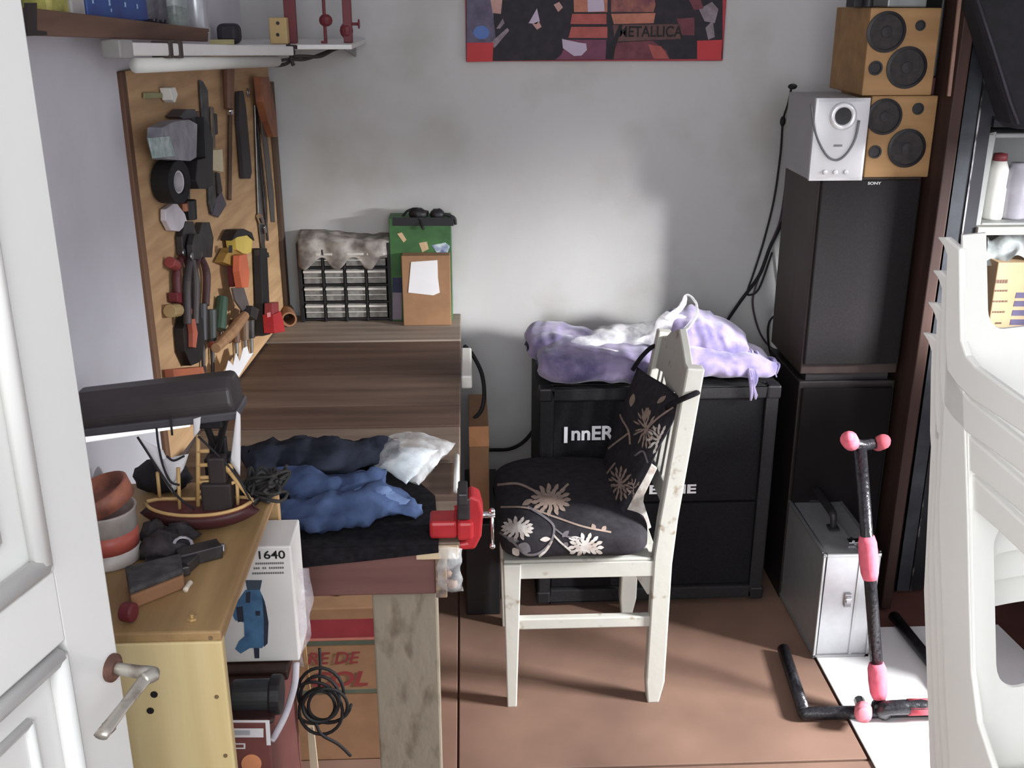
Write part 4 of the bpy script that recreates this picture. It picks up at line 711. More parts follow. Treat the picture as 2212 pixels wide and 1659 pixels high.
# ================================================================ WOODEN CHAIR
ch = thing('wooden_chair', 'old wooden dining chair in chipped white paint facing the workbench', 'chair', (.27, 2.49, 0))
def xz(b, pts, y0, y1): return b.prism([V((x, y0, z)) for x, z in pts], (0, y1-y0, 0))
xz(B(), [(.448, -.001), (.478, -.001), (.490, .06), (.492, .40), (.500, .52), (.542, .905), (.500, .908), (.455, .52), (.446, .42), (.442, .06)], 2.285, 2.322).build('back_post', CHAIRP, ch, bevel=.004)
xz(B(), [(.438, -.001), (.468, -.001), (.48, .06), (.482, .40), (.49, .52), (.545, .868), (.508, .872), (.447, .52), (.436, .42), (.432, .06)], 2.690, 2.726).build('back_post', CHAIRP, ch, bevel=.004)
for y0 in (2.283, 2.655): xz(B(), [(.088, -.001), (.112, -.001), (.122, .409), (.078, .409)], y0, y0+.036).build('front_leg', CHAIRP, ch, bevel=.003)
B().box(.118, .452, 2.288, 2.31, .368, .41).build('seat_rail', CHAIRP, ch, bevel=.002)
B().box(.118, .45, 2.665, 2.687, .368, .41).build('seat_rail', CHAIRP, ch, bevel=.002)
B().box(.084, .108, 2.316, 2.66, .368, .41).build('seat_rail', CHAIRP, ch, bevel=.002)
B().box(.440, .462, 2.32, 2.692, .368, .41).build('seat_rail', CHAIRP, ch, bevel=.002)
B().box(.080, .440, 2.290, 2.69, .410, .419).build('seat_board', CHAIRP, ch, bevel=.003)
B().box(.108, .452, 2.292, 2.314, .222, .252).build('stretcher', CHAIRP, ch, bevel=.003)
B().box(.108, .45, 2.668, 2.69, .222, .252).build('stretcher', CHAIRP, ch, bevel=.003)
b = B(); xz(b, [(.40, .368), (.452, .368), (.452, .30), (.44, .30)], 2.316, 2.334); b.build('corner_brace', CHAIRP, ch, bevel=.002)
NT = V((.522, 2.322, .90)); FTp = V((.526, 2.690, .862))
def bk(t, z): # point on the back plane, t 0 near .. 1 far
    lo = V((.470, 2.322, .45)).lerp(V((.462, 2.69, .45)), t); hi = NT.lerp(FTp, t); return lo.lerp(hi, (z-.45)/(hi.z-.45))
b = B(); crest = [(0, .80), (0, .895), (.12, .885), (.25, .905), (.5, .935), (.75, .90), (.88, .87), (1, .86), (1, .77), (.75, .79), (.5, .775), (.25, .80)]
b.prism([bk(t, z)+V((-.009, 0, 0)) for t, z in crest], (.02, 0, .002)); b.build('crest_rail', CHAIRP, ch, bevel=.003)
b = B(); b.prism([bk(t, z)+V((-.008, 0, 0)) for t, z in ((0, .53), (0, .58), (1, .58), (1, .53))], (.018, 0, .002)); b.build('lower_rail', CHAIRP, ch, bevel=.002)
for t in (.12, .28, .44, .6, .76, .9):
    b = B(); b.prism([bk(t-.03, .575)+V((-.005, 0, 0)), bk(t+.03, .575)+V((-.005, 0, 0)), bk(t+.03, .81)+V((-.005, 0, 0)), bk(t-.03, .81)+V((-.005, 0, 0))], (.011, 0, .001)); b.build('slat', CHAIRP, ch, bevel=.001)
# cushions
CUSH = mat('cushion_black', (44, 41, 46), .9, var=.2, scale=50, bump=.1, spec=.15); PRINT = mat('print_flower', (206, 200, 194), .9, col2=(176, 160, 148), scale=50, spec=.15); PRINT2 = mat('print_grey_leaf', (112, 106, 110), .9, var=.15, scale=50, spec=.15); PRINT3 = mat('print_brown_flower', (150, 128, 114), .9, var=.15, scale=60, spec=.15)
def bvh_of(b): return BVHTree.FromPolygons([tuple(p) for p in b.v], b.f)
def hit(bv, u, v_):
    d = ray(u, v_).normalized(); l, n, i, ds = bv.ray_cast(CAM, d)
    if l is None: return None
    if n.dot(d) > 0: n = -n
    return l+n*.0014
def pr_poly(b, bv, pts, m):
    dense = []
    for i, p in enumerate(pts):
        q = pts[(i+1) % len(pts)]; k = max(1, int(math.hypot(q[0]-p[0], q[1]-p[1])/9))
        dense += [(p[0]+(q[0]-p[0])*j/k, p[1]+(q[1]-p[1])*j/k) for j in range(k)]
    c = (sum(p[0] for p in pts)/len(pts), sum(p[1] for p in pts)/len(pts)); hs = [hit(bv, *c)]+[hit(bv, *p) for p in dense]
    if any(h is None for h in hs): return
    if max((h-hs[0]).length for h in hs) > .09: return
    n = len(dense); b.add(hs, [(0, 1+i, 1+(i+1) % n) for i in range(n)], m)
def leaf(b, bv, x, y, L, w, a, m):
    pts = []
    for i in range(8):
        t = i/7; pts.append((t*L, w*math.sin(math.pi*t)**.8))
    pts += [(q[0], -q[1]) for q in pts[-2:0:-1]]; c, s = math.cos(a), math.sin(a)
    pr_poly(b, bv, [(x+q[0]*c-q[1]*s, y+q[0]*s+q[1]*c) for q in pts], m)
def flower(b, bv, x, y, R, m, sx=1, sy=1, n=13, up=None):
    for k, (rr, nn) in enumerate(((1, n), (.72, n-2), (.42, n-5))):
        for i in range(nn):
            a = 2*math.pi*(i+.3*k)/nn
            if up and not (math.sin(a) < .45): continue
            ca, sa = math.cos(a)*sx, math.sin(a)*sy; aa = math.atan2(sa, ca)
            leaf(b, bv, x+ca*R*(rr-.42), y+sa*R*(rr-.42), R*.44, R*.1*min(sx, 1.2), aa, m)
def stem(b, bv, pts, w, m):
    q = crv([(u, v_, 0) for u, v_ in pts], 5)
    for p, r in zip(q[:-1], q[1:]):
        d = (r-p); d = V((-d.y, d.x, 0)).normalized()*w/2
        pr_poly(b, bv, [(p.x+d.x, p.y+d.y), (r.x+d.x, r.y+d.y), (r.x-d.x, r.y-d.y), (p.x-d.x, p.y-d.y)], m)
def sgnpow(x, e): return math.copysign(abs(x)**e, x)
cu = B()
def seatf(u, w):
    t = 2*u-1; e = max(.0, 1-abs(t)**7)**.5; a = w*2*math.pi-math.pi*.5
    y = 2.480-.230*sgnpow(math.cos(a), .5)*(.55+.45*e); z = .4205+.046*(1+.25*math.sin(u*3))*(1+sgnpow(math.sin(a), .65)*(.3+.7*e)); x = .064+.376*u
    return V((x, y, max(z, .4195)))
def seatf2(u, w):
    p = seatf(u, w); n = noise.noise_vector(p*9); p = p+n*.006; p.z = max(p.z, .4195); return p
cu.grid(seatf2, 30, 48); bv = bvh_of(cu)
flower(cu, bv, 1190, 1080, 42, 3, 1.05, .75, 15); flower(cu, bv, 1118, 1142, 34, 1, 1.05, .62, 15); flower(cu, bv, 1266, 1182, 36, 1, 1.1, .8, 14)
stem(cu, bv, [(1080, 1150), (1108, 1170), (1135, 1196), (1165, 1194), (1190, 1170), (1197, 1140), (1180, 1120), (1140, 1095)], 5, 2); stem(cu, bv, [(1160, 1205), (1180, 1188), (1192, 1168)], 5, 1); stem(cu, bv, [(1186, 1178), (1190, 1204)], 4, 1); stem(cu, bv, [(1196, 1156), (1212, 1172), (1236, 1192)], 4, 1); stem(cu, bv, [(1198, 1142), (1222, 1158), (1256, 1164)], 3.5, 2); stem(cu, bv, [(1214, 1176), (1220, 1204)], 4, 2)
stem(cu, bv, [(1075, 1048), (1120, 1046), (1160, 1064)], 5, 3); stem(cu, bv, [(1082, 1096), (1140, 1098), (1200, 1118), (1260, 1138), (1320, 1150)], 4, 3); stem(cu, bv, [(1228, 1046), (1215, 1058)], 5, 3)
for q in ((1166, 1166, 24, 5, -.1, 1), (1228, 1163, 28, 5, .0, 1), (1214, 1160, 20, 5, -.7, 2), (1218, 1172, 12, 6, .8, 2), (1096, 1164, 26, 6, .2, 2), (1120, 1176, 30, 12, .5, 2), (1108, 1196, 16, 10, -.6, 1), (1204, 1202, 16, 9, -1.2, 1), (1128, 1092, 26, 6, -.5, 3), (1300, 1148, 14, 5, -.9, 3), (1285, 1145, 14, 5, -2, 3)): leaf(cu, bv, *q)
solo(cu, 'seat_cushion', [CUSH, PRINT, PRINT2, PRINT3], 'black floral cushion with white chrysanthemums tied on the chair seat', 'cushion', smooth=True)
bc = B(); NB_, NTp, FT_, FB_ = P(1312, 1146, Y=2.335), P(1466, 858, Y=2.335), P(1366, 786, Y=2.675), P(1288, 1018, Y=2.675)
bn = (NTp-NB_).cross(FB_-NB_).normalized(); bn = bn if bn.x < 0 else -bn
def backf(u, w):
    s = 1 if w < .5 else -1; t = w*2 if w < .5 else 2-2*w
    p = NB_.lerp(FB_, u).lerp(NTp.lerp(FT_, u), t); e = (max(0, 1-abs(2*u-1)**5)*max(0, 1-abs(2*t-1)**5))**.5
    return p+bn*(s*.016*e-.0145)+noise.noise_vector(p*11)*.004
bc.grid(backf, 24, 48); bv = bvh_of(bc)
flower(bc, bv, 1395, 925, 40, 3, .5, 1.2, 13); flower(bc, bv, 1340, 1045, 36, 3, .7, 1.1, 13); flower(bc, bv, 1298, 1058, 28, 3, .6, 1, 12); flower(bc, bv, 1425, 950, 34, 1, .75, 1.0, 12); flower(bc, bv, 1370, 1055, 22, 3, .6, 1, 10)
stem(bc, bv, [(1345, 860), (1340, 895), (1358, 930), (1362, 960)], 4, 3); stem(bc, bv, [(1360, 935), (1320, 965), (1300, 985)], 4, 3); stem(bc, bv, [(1455, 880), (1420, 905), (1396, 930)], 4, 3); stem(bc, bv, [(1330, 1000), (1298, 1040), (1275, 1070), (1272, 1095)], 4, 3); stem(bc, bv, [(1275, 1095), (1300, 1110), (1280, 1130)], 3.5, 3); stem(bc, bv, [(1372, 985), (1390, 975), (1400, 1000)], 4, 2)
for q in ((1370, 850, 30, 6, 1.8, 3), (1402, 880, 30, 6, 1.9, 3), (1352, 870, 22, 5, 2.6, 3), (1420, 872, 26, 5, -.7, 3), (1442, 960, 30, 8, -1.0, 1), (1430, 1000, 24, 9, -1.2, 1), (1400, 1010, 22, 9, .6, 3), (1380, 1040, 20, 8, -.8, 3), (1320, 1120, 18, 5, -.8, 3), (1305, 1135, 16, 5, -2.2, 3)): leaf(bc, bv, *q)
bcu = solo(bc, 'back_cushion', [CUSH, PRINT, PRINT2, PRINT3], 'slumped black floral cushion leaning against the chair back', 'cushion', smooth=True)
b = B()
b.tube(crv([P(1366, 800, Y=2.665), P(1385, 772, Y=2.68), P(1408, 750, Y=2.70), P(1432, 742, Y=2.735), P(1448, 738, Y=2.735)], 5), .006, 8); b.build('tie_string', BLACKCLOTH, bcu, smooth=True); b = B(); b.tube(crv([P(1440, 880, Y=2.325), P(1460, 868, Y=2.28), P(1502, 850, Y=2.275), P(1508, 846, Y=2.31)], 5), .005, 8, flat=1.4)
b.build('tie_string', BLACKCLOTH, bcu, smooth=True)
b = B(); slabY([(1318, 1146), (1330, 1150), (1345, 1128), (1362, 1116), (1384, 1116), (1396, 1146), (1407, 1140), (1390, 1084), (1392, 1070), (1420, 1012), (1404, 1000), (1368, 1062)], 2.352, .008, 0, b); b.build('pale_edging', PRINT, bcu, bevel=.002)
# ================================================================ GUITAR CABINET
X0, X1, Yc, ZT = .197, .866, 2.75, .69
gc = thing('guitar_cabinet', 'large black guitar speaker cabinet with white lettering standing behind the chair', 'speaker cabinet', ((X0+X1)/2, 2.93, 0))
TOLEX = mat('black_tolex', (27, 26, 29), .75, var=.2, scale=120, bump=.1); GRILLE = mat('black_grille_cloth', (16, 15, 18), .9, col2=(26, 25, 29), scale=300, spec=.2)
b = B(); b.box(X0, X1, Yc+.03, 3.12, .02, ZT); b.box(X0, X0+.035, Yc, Yc+.03, .02, ZT); b.box(X1-.035, X1, Yc, Yc+.03, .02, ZT); b.box(X0+.035, X1-.035, Yc, Yc+.03, .02, .06); b.box(X0+.035, X1-.035, Yc, Yc+.03, ZT-.035, ZT); b.build('cabinet_body', TOLEX, gc, bevel=.005)
zm = P(1560, 1088, Y=Yc).z
for z0, z1 in ((.062, zm-.003), (zm+.003, ZT-.037)): B().box(X0+.037, X1-.037, Yc+.012, Yc+.029, z0, z1).build('grille', GRILLE, gc, bevel=.004)
for x in (X0, X1):
    for z in (.02, ZT): B().box(x-.004 if x == X0 else x-.036, x+.036 if x == X0 else x+.004, Yc-.004, Yc+.04, z-.004 if z < .1 else z-.036, z+.036 if z < .1 else z+.004).build('corner_guard', BLACK, gc, bevel=.006)
for x in (X0+.05, X1-.08):
    for y in (Yc+.05, 3.05): B().box(x, x+.03, y, y+.03, -.001, .019).build('foot', RUBBER, gc, bevel=.002)
LET = mat('logo_white', (226, 226, 230), .5)
a = P(1218, 955, Y=Yc+.011); c = P(1326, 955, Y=Yc+.011); h = P(1270, 921, Y=Yc+.011).z-a.z
text_bm('I', a+V((0, 0, -.002)), .010, h*1.05, (1, 0, 0), (0, 0, 1), (0, -1, 0), .002, .02).build('lettering', LET, gc)
a2 = P(1234, 951, Y=Yc+.011); text_bm('nnER', a2, c.x-a2.x, h*.92, (1, 0, 0), (0, 0, 1), (0, -1, 0), .002, .03).build('lettering', LET, gc)
a = P(1402, 1067, Y=Yc+.011); c = P(1503, 1067, Y=Yc+.011); h = P(1470, 1046, Y=Yc+.011).z-a.z
text_bm('EANE', a, c.x-a.x, h, (1, 0, 0), (0, 0, 1), (0, -1, 0), .002, .035).build('lettering', LET, gc)
# blanket and plastic bag on the cabinet
LAV = mat('lavender_blanket', (146, 132, 172), .95, col2=(92, 84, 128), scale=15, bump=.3, spec=.1, detail=7, sheen=.3, lo=.33, hi=.6)
LAV2 = mat('blue_lavender', (116, 122, 176), .95, col2=(96, 104, 160), scale=14, bump=.3, spec=.1)
bl = thing('lavender_blanket', 'folded lavender blanket with a fringe heaped on the guitar cabinet', 'blanket', (.5, 2.85, ZT))
def heap(x0, x1, y0, y1, z0, zt, seed, nzv=.02, ex=4, sc=9):
    b = B()
    def f(u, w):
        a = w*2*math.pi; t = 2*u-1; e = max(0, 1-abs(t)**ex)**.5
        hy, hz = (y1-y0)/2, (zt(u)-z0)/2
        y = (y0+y1)/2-hy*sgnpow(math.cos(a), .7)*(.6+.4*e); z = z0+hz+hz*sgnpow(math.sin(a), .7)*(.35+.65*e)
        p = V((x0+(x1-x0)*u, y, z)); n = noise.noise_vector(p*sc+V((seed, 0, 0)))+.5*noise.noise_vector(p*sc*2.7+V((0, seed, 0))); fold = .006*math.sin(u*46+seed+2*math.sin(a*2))
        p = p+n*nzv*.7+V((0, -fold, fold*.6))*.22; p.z = max(p.z, z0); return p
    b.grid(f, 60, 40); return b
heap(.19, .56, 2.735, 2.97, ZT+.006, lambda u: .80-.02*u, 1).build('folded_body', LAV, bl, smooth=True)
heap(.17, .44, 2.85, 3.06, ZT+.02, lambda u: .825-.06*u, 11, .02).build('rear_fold', LAV, bl, smooth=True)
heap(.52, .868, 2.742, 3.0, ZT+.006, lambda u: .81-.055*u, 4, .02).build('folded_body', LAV, bl, smooth=True)
heap(.56, .80, 2.80, 3.0, ZT+.04, lambda u: .875-.09*max(0, u-.35), 7, .024, 3).build('top_fold', LAV, bl, smooth=True)
heap(.53, .62, 2.738, 2.9, ZT+.03, lambda u: .79, 9, .02, 3).build('blue_fold', LAV2, bl, smooth=True)
b = B()
for i in range(46):
    t = i/45; p = P(1490+185*t, 716+70*t**1.3, Y=2.93-.1*t); p.z = max(p.z, ZT+.03); q = p+V((random.uniform(-.012, .02), -.03, random.uniform(-.012, .012))); r = q+V((random.uniform(-.01, .01), -.014, -.022)); b.tube(crv([p, q, r], 4), [.0055, .005, .002], 6)
b.build('fringe', LAV, bl, smooth=True); b = B()
for i in range(9):
    p = P(1625+random.uniform(-6, 10), 808, Y=2.745); b.tube(crv([p+V((0, .012, .01)), p+V((0, -.012, -.012)), P(1628+random.uniform(-8, 8), 868-random.uniform(0, 20), Y=2.735)], 4), [.007, .006, .003], 6)
b.build('fringe', LAV, bl, smooth=True)
FILM2 = plastic_film('grocery_film', (236, 236, 238), .72, .3)
b = B()
def shell(pts, Ya, Yb, bul, seed):
    a, c, d, e = [P(u, v_, Y=y) for (u, v_), y in zip(pts, (Ya, Yb, Yb, Ya))]
    def f(u, w):
        p = a.lerp(c, w).lerp(e.lerp(d, w), u); n = noise.noise_vector(p*20+V((seed, 0, 0))); return p+n*.012+V((0, -.6, .8))*bul*(math.sin(math.pi*u)*math.sin(math.pi*w))**.6
    return f
b.grid(shell([(1228, 738), (1290, 706), (1430, 690), (1410, 778)], 2.84, 2.93, .02, 1), 26, 18); b.grid(shell([(1228, 740), (1300, 752), (1400, 770), (1410, 778)], 2.83, 2.80, .01, 3), 20, 10); b.grid(shell([(1380, 740), (1440, 672), (1500, 690), (1445, 752)], 2.82, 2.86, .01, 5), 18, 14)
gb = solo(b, 'grocery_bag', FILM2, 'crumpled translucent white plastic grocery bag lying on the lavender blanket', 'plastic bag', smooth=True)
b = B(); b.tube(crv([P(1440, 735, Y=2.8), P(1480, 712, Y=2.8), P(1505, 676, Y=2.81), P(1498, 646, Y=2.82), P(1482, 638, Y=2.83), P(1472, 662, Y=2.84), P(1440, 690, Y=2.85)], 6), [.018, .014, .01, .008, .008, .012, .02], 8, flat=.3); b.noise(.003, 60); b.build('bag_handle', FILM2, gb, smooth=True)
b = B(); b.ell(P(1310, 762, Y=2.86), (.045, .03, .012), 12, nz=.3); b.build('red_print', mat('bag_red', (190, 80, 90), .6), gb, smooth=True)
# ================================================================ LOUDSPEAKERS
TX0, TX1, TY = .928, 1.202, 2.78
VEN = mat('dark_walnut_vinyl', (60, 44, 39), .5, col2=(46, 32, 29), scale=16, stretch=(1, 1, .1)); TGR = mat('tower_grille', (30, 26, 28), .85, col2=(23, 20, 22), scale=250, spec=.2)
zA = P(1740, 808, Y=TY).z
lowt = thing('floor_speaker', 'dark floor-standing loudspeaker at the bottom of the stack behind the silver case', 'loudspeaker', (1.06, 2.92, 0))
B().box(TX0, TX1, TY, 3.08, .0, zA-.022).build('cabinet_body', mat('black_walnut', (32, 24, 24), .5, col2=(24, 18, 18), scale=16, stretch=(1, 1, .1)), lowt, bevel=.003)
B().box(TX0+.008, TX1-.008, TY-.012, TY-.0005, .04, zA-.04).build('grille', mat('low_grille', (20, 16, 18), .9, spec=.15), lowt, bevel=.004)
B().box(TX0+.02, TX1-.02, TY+.01, 3.06, zA-.0215, zA-.0005).build('plinth', BLACK, lowt)
zB = P(1850, 384, Y=TY).z
upt = thing('tower_speaker', 'tall dark brown tower loudspeaker with a black grille carrying the silver subwoofer', 'loudspeaker', (1.06, 2.92, zA))
B().box(TX0, TX1, TY, 3.08, zA, zB).build('cabinet_body', VEN, upt, bevel=.003)
B().box(TX0+.004, TX1-.004, TY-.014, TY-.0005, zA+.03, zB-.004).build('grille', TGR, upt, bevel=.004)
a = P(1874, 399, Y=TY-.0145); c = P(1903, 399, Y=TY-.0145)
text_bm('SONY', a, c.x-a.x, .0075, (1, 0, 0), (0, 0, 1), (0, -1, 0), .0008, .03).build('lettering', mat('badge_silver', (170, 168, 166), .4), upt)
# silver subwoofer
SX0, SX1, SYf = P(1748, 385, Y=2.73).x, P(1863, 378, Y=2.73).x, 2.73; sz1 = P(1800, 212, Y=SYf).z; sz0 = zB+.001
sw = thing('subwoofer', 'silver subwoofer with a round port on top of the tower loudspeaker', 'subwoofer', ((SX0+SX1)/2, 2.85, sz0))
SIL = mat('silver_plastic', (190, 190, 192), .35, .3, var=.03); SILD = mat('silver_side', (150, 150, 152), .5, .1, var=.03)
B().box(SX0+.002, SX1-.002, SYf+.012, 2.98, sz0, sz1-.004).build('cabinet_body', SILD, sw, bevel=.004)
b = B(); hole = ((SX0+SX1)/2-.001, P(1805, 250, Y=SYf).z)
b.grid(lambda u, w: V((SX0+(SX1-SX0)*u, SYf-.010*math.sin(math.pi*u)**.7*math.sin(math.pi*w)**.5, sz0+(sz1-sz0)*w)), 24, 24); b.box(SX0, SX1, SYf+.001, SYf+.012, sz0, sz1); b.build('front_panel', SIL, sw, smooth=False)
b = B(); o = V((hole[0], SYf-.006, hole[1])); b.lathe([(.034, -.002), (.034, .008), (.027, .012), (.0215, .008), (.0215, -.001)], o, (0, -1, 0), 36); b.build('port_ring', mat('silver_bright', (226, 226, 228), .25, .4, var=.02), sw, smooth=True)
b = B(); b.lathe([(.0214, .0), (.0214, .006), (0, .0045)], o, (0, -1, 0), 28); b.build('port_opening', BLACK, sw)
b = B(); arc = [P(u, v_, Y=SYf-.011) for u, v_ in ((1752, 225), (1758, 272), (1768, 305), (1784, 333), (1800, 345), (1816, 343), (1834, 325), (1848, 298), (1856, 260))]; b.tube(crv(arc, 6), .0045, 8, flat=.6); b.build('groove_trim', mat('groove_grey', (104, 106, 108), .4, .2), sw, smooth=True)
b = B(); q = P(1801, 317, Y=SYf-.012); b.box(q.x, q.x+.022, q.y, q.y+.003, q.z, q.z+.005); b.build('badge', mat('badge_grey', (110, 110, 114), .4), sw)
for uu in (1781, 1803, 1826):
    b = B(); q = P(uu, 371, Y=SYf-.002); b.lathe([(.006, 0), (.006, .008), (0, .009)], q, (0, -1, 0), 16); b.build('control_knob', SIL, sw, bevel=.001)
# wooden two-driver speakers
SPW = wood('speaker_pine', (168, 124, 66), (142, 102, 52), 'x', 4); CONE = mat('cone_dark', (54, 48, 48), .8, col2=(38, 34, 36), scale=60); CAP = mat('cone_cap', (46, 42, 44), .7)
def wspk(label, fl, fr, v1, v0, Yf, dep, drv, z0, z1):
    x0, x1 = fl, fr
    k = thing('bookshelf_speaker', label, 'loudspeaker', ((x0+x1)/2, Yf+dep/2, z0), 'stacked pine loudspeakers')
    B().box(x0, x1, Yf, Yf+dep, z0, z1).build('cabinet_body', SPW, k, bevel=.003)
    for kind, u, v_, R in drv:
        o = P(u, v_, Y=Yf); r = R
        if kind == 'w':
            b = B(); b.lathe([(r, .0002), (r, .004), (r*.86, .006), (r*.84, .003), (r*.84, .0002), (r, .0002)], o, (0, -1, 0), 32); rg_ = b.build('driver_ring', BLACK, k, smooth=False)
            b = B(); b.lathe([(r*.84, .003), (r*.35, .0012), (0, .001)], o, (0, -1, 0), 32); b.lathe([(r*.32, .001), (r*.26, .005), (0, .009)], o, (0, -1, 0), 24, 1); b.build('driver_cone', [CONE, CAP], rg_, smooth=False)
        else:
            b = B(); b.lathe([(r, 0), (r, .003), (r*.75, .003), (r*.7, .0006), (0, .0006)], o, (0, -1, 0), 24); b.build('port', BLACK, k, smooth=False)
fxl, fxr = P(1866, 375, Y=2.775).x, P(2006, 372, Y=2.775).x; zl1 = P(1940, 207, Y=2.775).z
wspk('lower pine loudspeaker wedged beside the silver subwoofer', fxl, fxr, 0, 0, 2.775, .24, [('w', 1910, 252, .046), ('w', 1958, 320, .050), ('p', 1983, 235, .015), ('p', 1890, 328, .017)], zB+.001, zl1)
uxl, uxr = P(1862, 203, Y=2.775).x, P(2012, 203, Y=2.775).x; zu1 = P(1950, 17, Y=2.775).z
wspk('upper pine loudspeaker on top of the other pine one', uxl, uxr, 0, 0, 2.775, .26, [('w', 1914, 69, .050), ('w', 1958, 146, .052), ('p', 1988, 55, .013), ('p', 1891, 147, .018)], zl1+.001, zu1)
b = B(); b.box(uxl+.05, uxr-.03, 2.80, 2.97, zu1+.001, zu1+.07); solo(b, 'metal_tin', mat('grey_tin', (136, 140, 136), .4, .3), 'grey metal tin on top of the upper pine loudspeaker', 'tin', bevel=.004)
b = B(); c = P(1882, 8, Y=2.8); b.cyl(V((c.x, 2.82, zu1+.001)), V((c.x, 2.82, zu1+.07)), .012, n=14); b.box(c.x-.03, c.x+.02, 2.84, 2.9, zu1+.001, zu1+.04); solo(b, 'adapter', BLACK, 'small black adapter beside the grey tin on the upper pine loudspeaker', 'adapter', bevel=.002)
# cables between the speakers and the blanket
def cab(label, pts, r, m=RUBBER, extra=None):
    b = B(); b.tube(crv([P(u, v_, Y=y) for u, v_, y in pts], 7), r, 7)
    if extra:
        for (u, v_, y), rr in extra: b.ell(P(u, v_, Y=y), rr, 10)
    solo(b, 'speaker_cable', m, label, 'cable', 'cables hanging down the back wall', smooth=True)
Yw = WY-.02
cab('black cable with an inline plug hanging left of the silver subwoofer', [(1720, 186, 3.0), (1711, 186, 3.1), (1702, 225, 3.2), (1691, 262, Yw), (1686, 330, Yw), (1672, 430, Yw), (1650, 520, Yw), (1628, 590, Yw), (1615, 628, Yw), (1620, 637, Yw), (1640, 622, Yw), (1668, 545, Yw)], .0032, extra=[((1691, 262, Yw), (.009, .008, .016)), ((1712, 187, 3.1), (.014, .008, .008))])
cab('thick black cable running diagonally down behind the blanket', [(1722, 400, 3.12), (1712, 430, 3.2), (1690, 480, Yw), (1665, 530, Yw), (1640, 595, Yw), (1600, 650, Yw), (1558, 712, 3.2)], .0055)
cab('dull purple cable crossing the thick diagonal one', [(1700, 360, 3.15), (1694, 420, Yw), (1684, 478, Yw), (1668, 520, Yw), (1655, 560, Yw), (1632, 620, Yw), (1626, 660, Yw), (1640, 715, Yw), (1662, 748, Yw), (1688, 760, 3.1)], .003, mat('cable_purple', (74, 56, 66), .6))
cab('thin black cable zigzagging down beside the tower loudspeaker', [(1714, 370, 3.15), (1712, 440, Yw), (1712, 490, Yw), (1690, 525, Yw), (1692, 570, Yw), (1697, 620, Yw), (1690, 665, Yw), (1662, 695, Yw), (1660, 740, Yw), (1672, 800, Yw), (1674, 850, Yw)], .0032)
# ================================================================ SILVER CASE
cx0, cx1, cy0, cy1, cz0, cz1 = .930, 1.085, 2.455, 2.915, .0055, .325
al = thing('aluminium_case', 'silver aluminium flight case standing on edge on the floor by the loudspeakers', 'case', ((cx0+cx1)/2, (cy0+cy1)/2, cz0))
ALU = mat('alu_panel', (186, 188, 192), .32, .75, var=.04, scale=40); EDGE = mat('alu_edge', (176, 178, 180), .3, .8, var=.05)
B().box(cx0+.004, cx1-.004, cy0+.003, cy1-.003, cz0+.002, cz1-.003).build('case_shell', ALU, al, bevel=.002)
b = B()
for x in (cx0, cx1-.010):
    b.box(x, x+.010, cy0, cy1, cz0, cz0+.010); b.box(x, x+.010, cy0, cy1, cz1-.010, cz1)
    for y in (cy0, cy1-.010): b.box(x, x+.010, y, y+.010, cz0, cz1)
for y in (cy0, cy1-.010):
    for z in (cz0, cz1-.010): b.box(cx0, cx1, y, y+.010, z, z+.010)
b.build('edge_profile', EDGE, al, bevel=.002)
xm = cx0+.098
b = B(); b.box(xm, xm+.008, cy0-.001, cy0+.004, cz0+.01, cz1-.01); b.box(xm, xm+.008, cy0+.01, cy1-.01, cz1-.004, cz1+.0005); b.build('lid_seam', EDGE, al)
b = B(); q = P(1831, 1297, Y=cy0-.002); b.box(q.x-.009, q.x+.009, cy0-.005, cy0+.002, q.z-.02, q.z+.02); b.box(q.x-.006, q.x+.008, cy0-.009, cy0-.004, q.z-.006, q.z+.014); b.cyl(q+V((-.008, -.005, .008)), q+V((.008, -.005, .008)), .004, n=10); b.build('latch', CHROME, al, bevel=.0015)
for yy in (2.52, 2.85):
    b = B(); b.box(xm-.012, xm+.02, yy-.012, yy+.012, cz1+.0005, cz1+.005); b.cyl((xm, yy-.01, cz1+.006), (xm, yy+.01, cz1+.006), .004, n=10); b.build('latch', CHROME, al, bevel=.001)
b = B(); hx = (cx0+cx1)/2-.006; b.tube(crv([(hx, 2.60, cz1), (hx, 2.605, cz1+.03), (hx, 2.63, cz1+.04), (hx, 2.75, cz1+.04), (hx, 2.775, cz1+.03), (hx, 2.78, cz1)], 6), [.008, .009, .012, .012, .009, .008], 10); b.box(hx-.014, hx+.014, 2.585, 2.615, cz1+.0005, cz1+.006); b.box(hx-.014, hx+.014, 2.765, 2.795, cz1+.0005, cz1+.006); b.build('carry_handle', BLACK, al, smooth=False)
# ================================================================ GUITAR STAND
gs = thing('guitar_stand', 'homemade black taped-pipe guitar stand with pink foam pads on the floor', 'guitar stand', (1.03, 2.25, 0))
TAPE = mat('black_tape', (34, 33, 38), .3, var=.3, scale=90, bump=.25); FOAM = mat('pink_foam', (232, 92, 118), .9, var=.08, scale=60, bump=.2); FOAMR = mat('red_foam', (170, 50, 66), .9, var=.1)
zf = .0185; r = .0165
A_ = P(1692, 1402, Z=.018); B_ = P(1738, 1542, Z=.018); Cx = 1.31
b = B(); b.tube([V((A_.x, A_.y, zf)), V((B_.x, B_.y, zf))], r, 12); b.build('foot_pipe', TAPE, gs, smooth=True)
b = B(); b.tube([V((B_.x, B_.y, zf)), V((1.02, B_.y, zf)), V((Cx, B_.y, zf))], r, 12); b.ell(V((B_.x, B_.y, zf)), (r, r, r), 12); b.build('front_pipe', TAPE, gs, smooth=True)
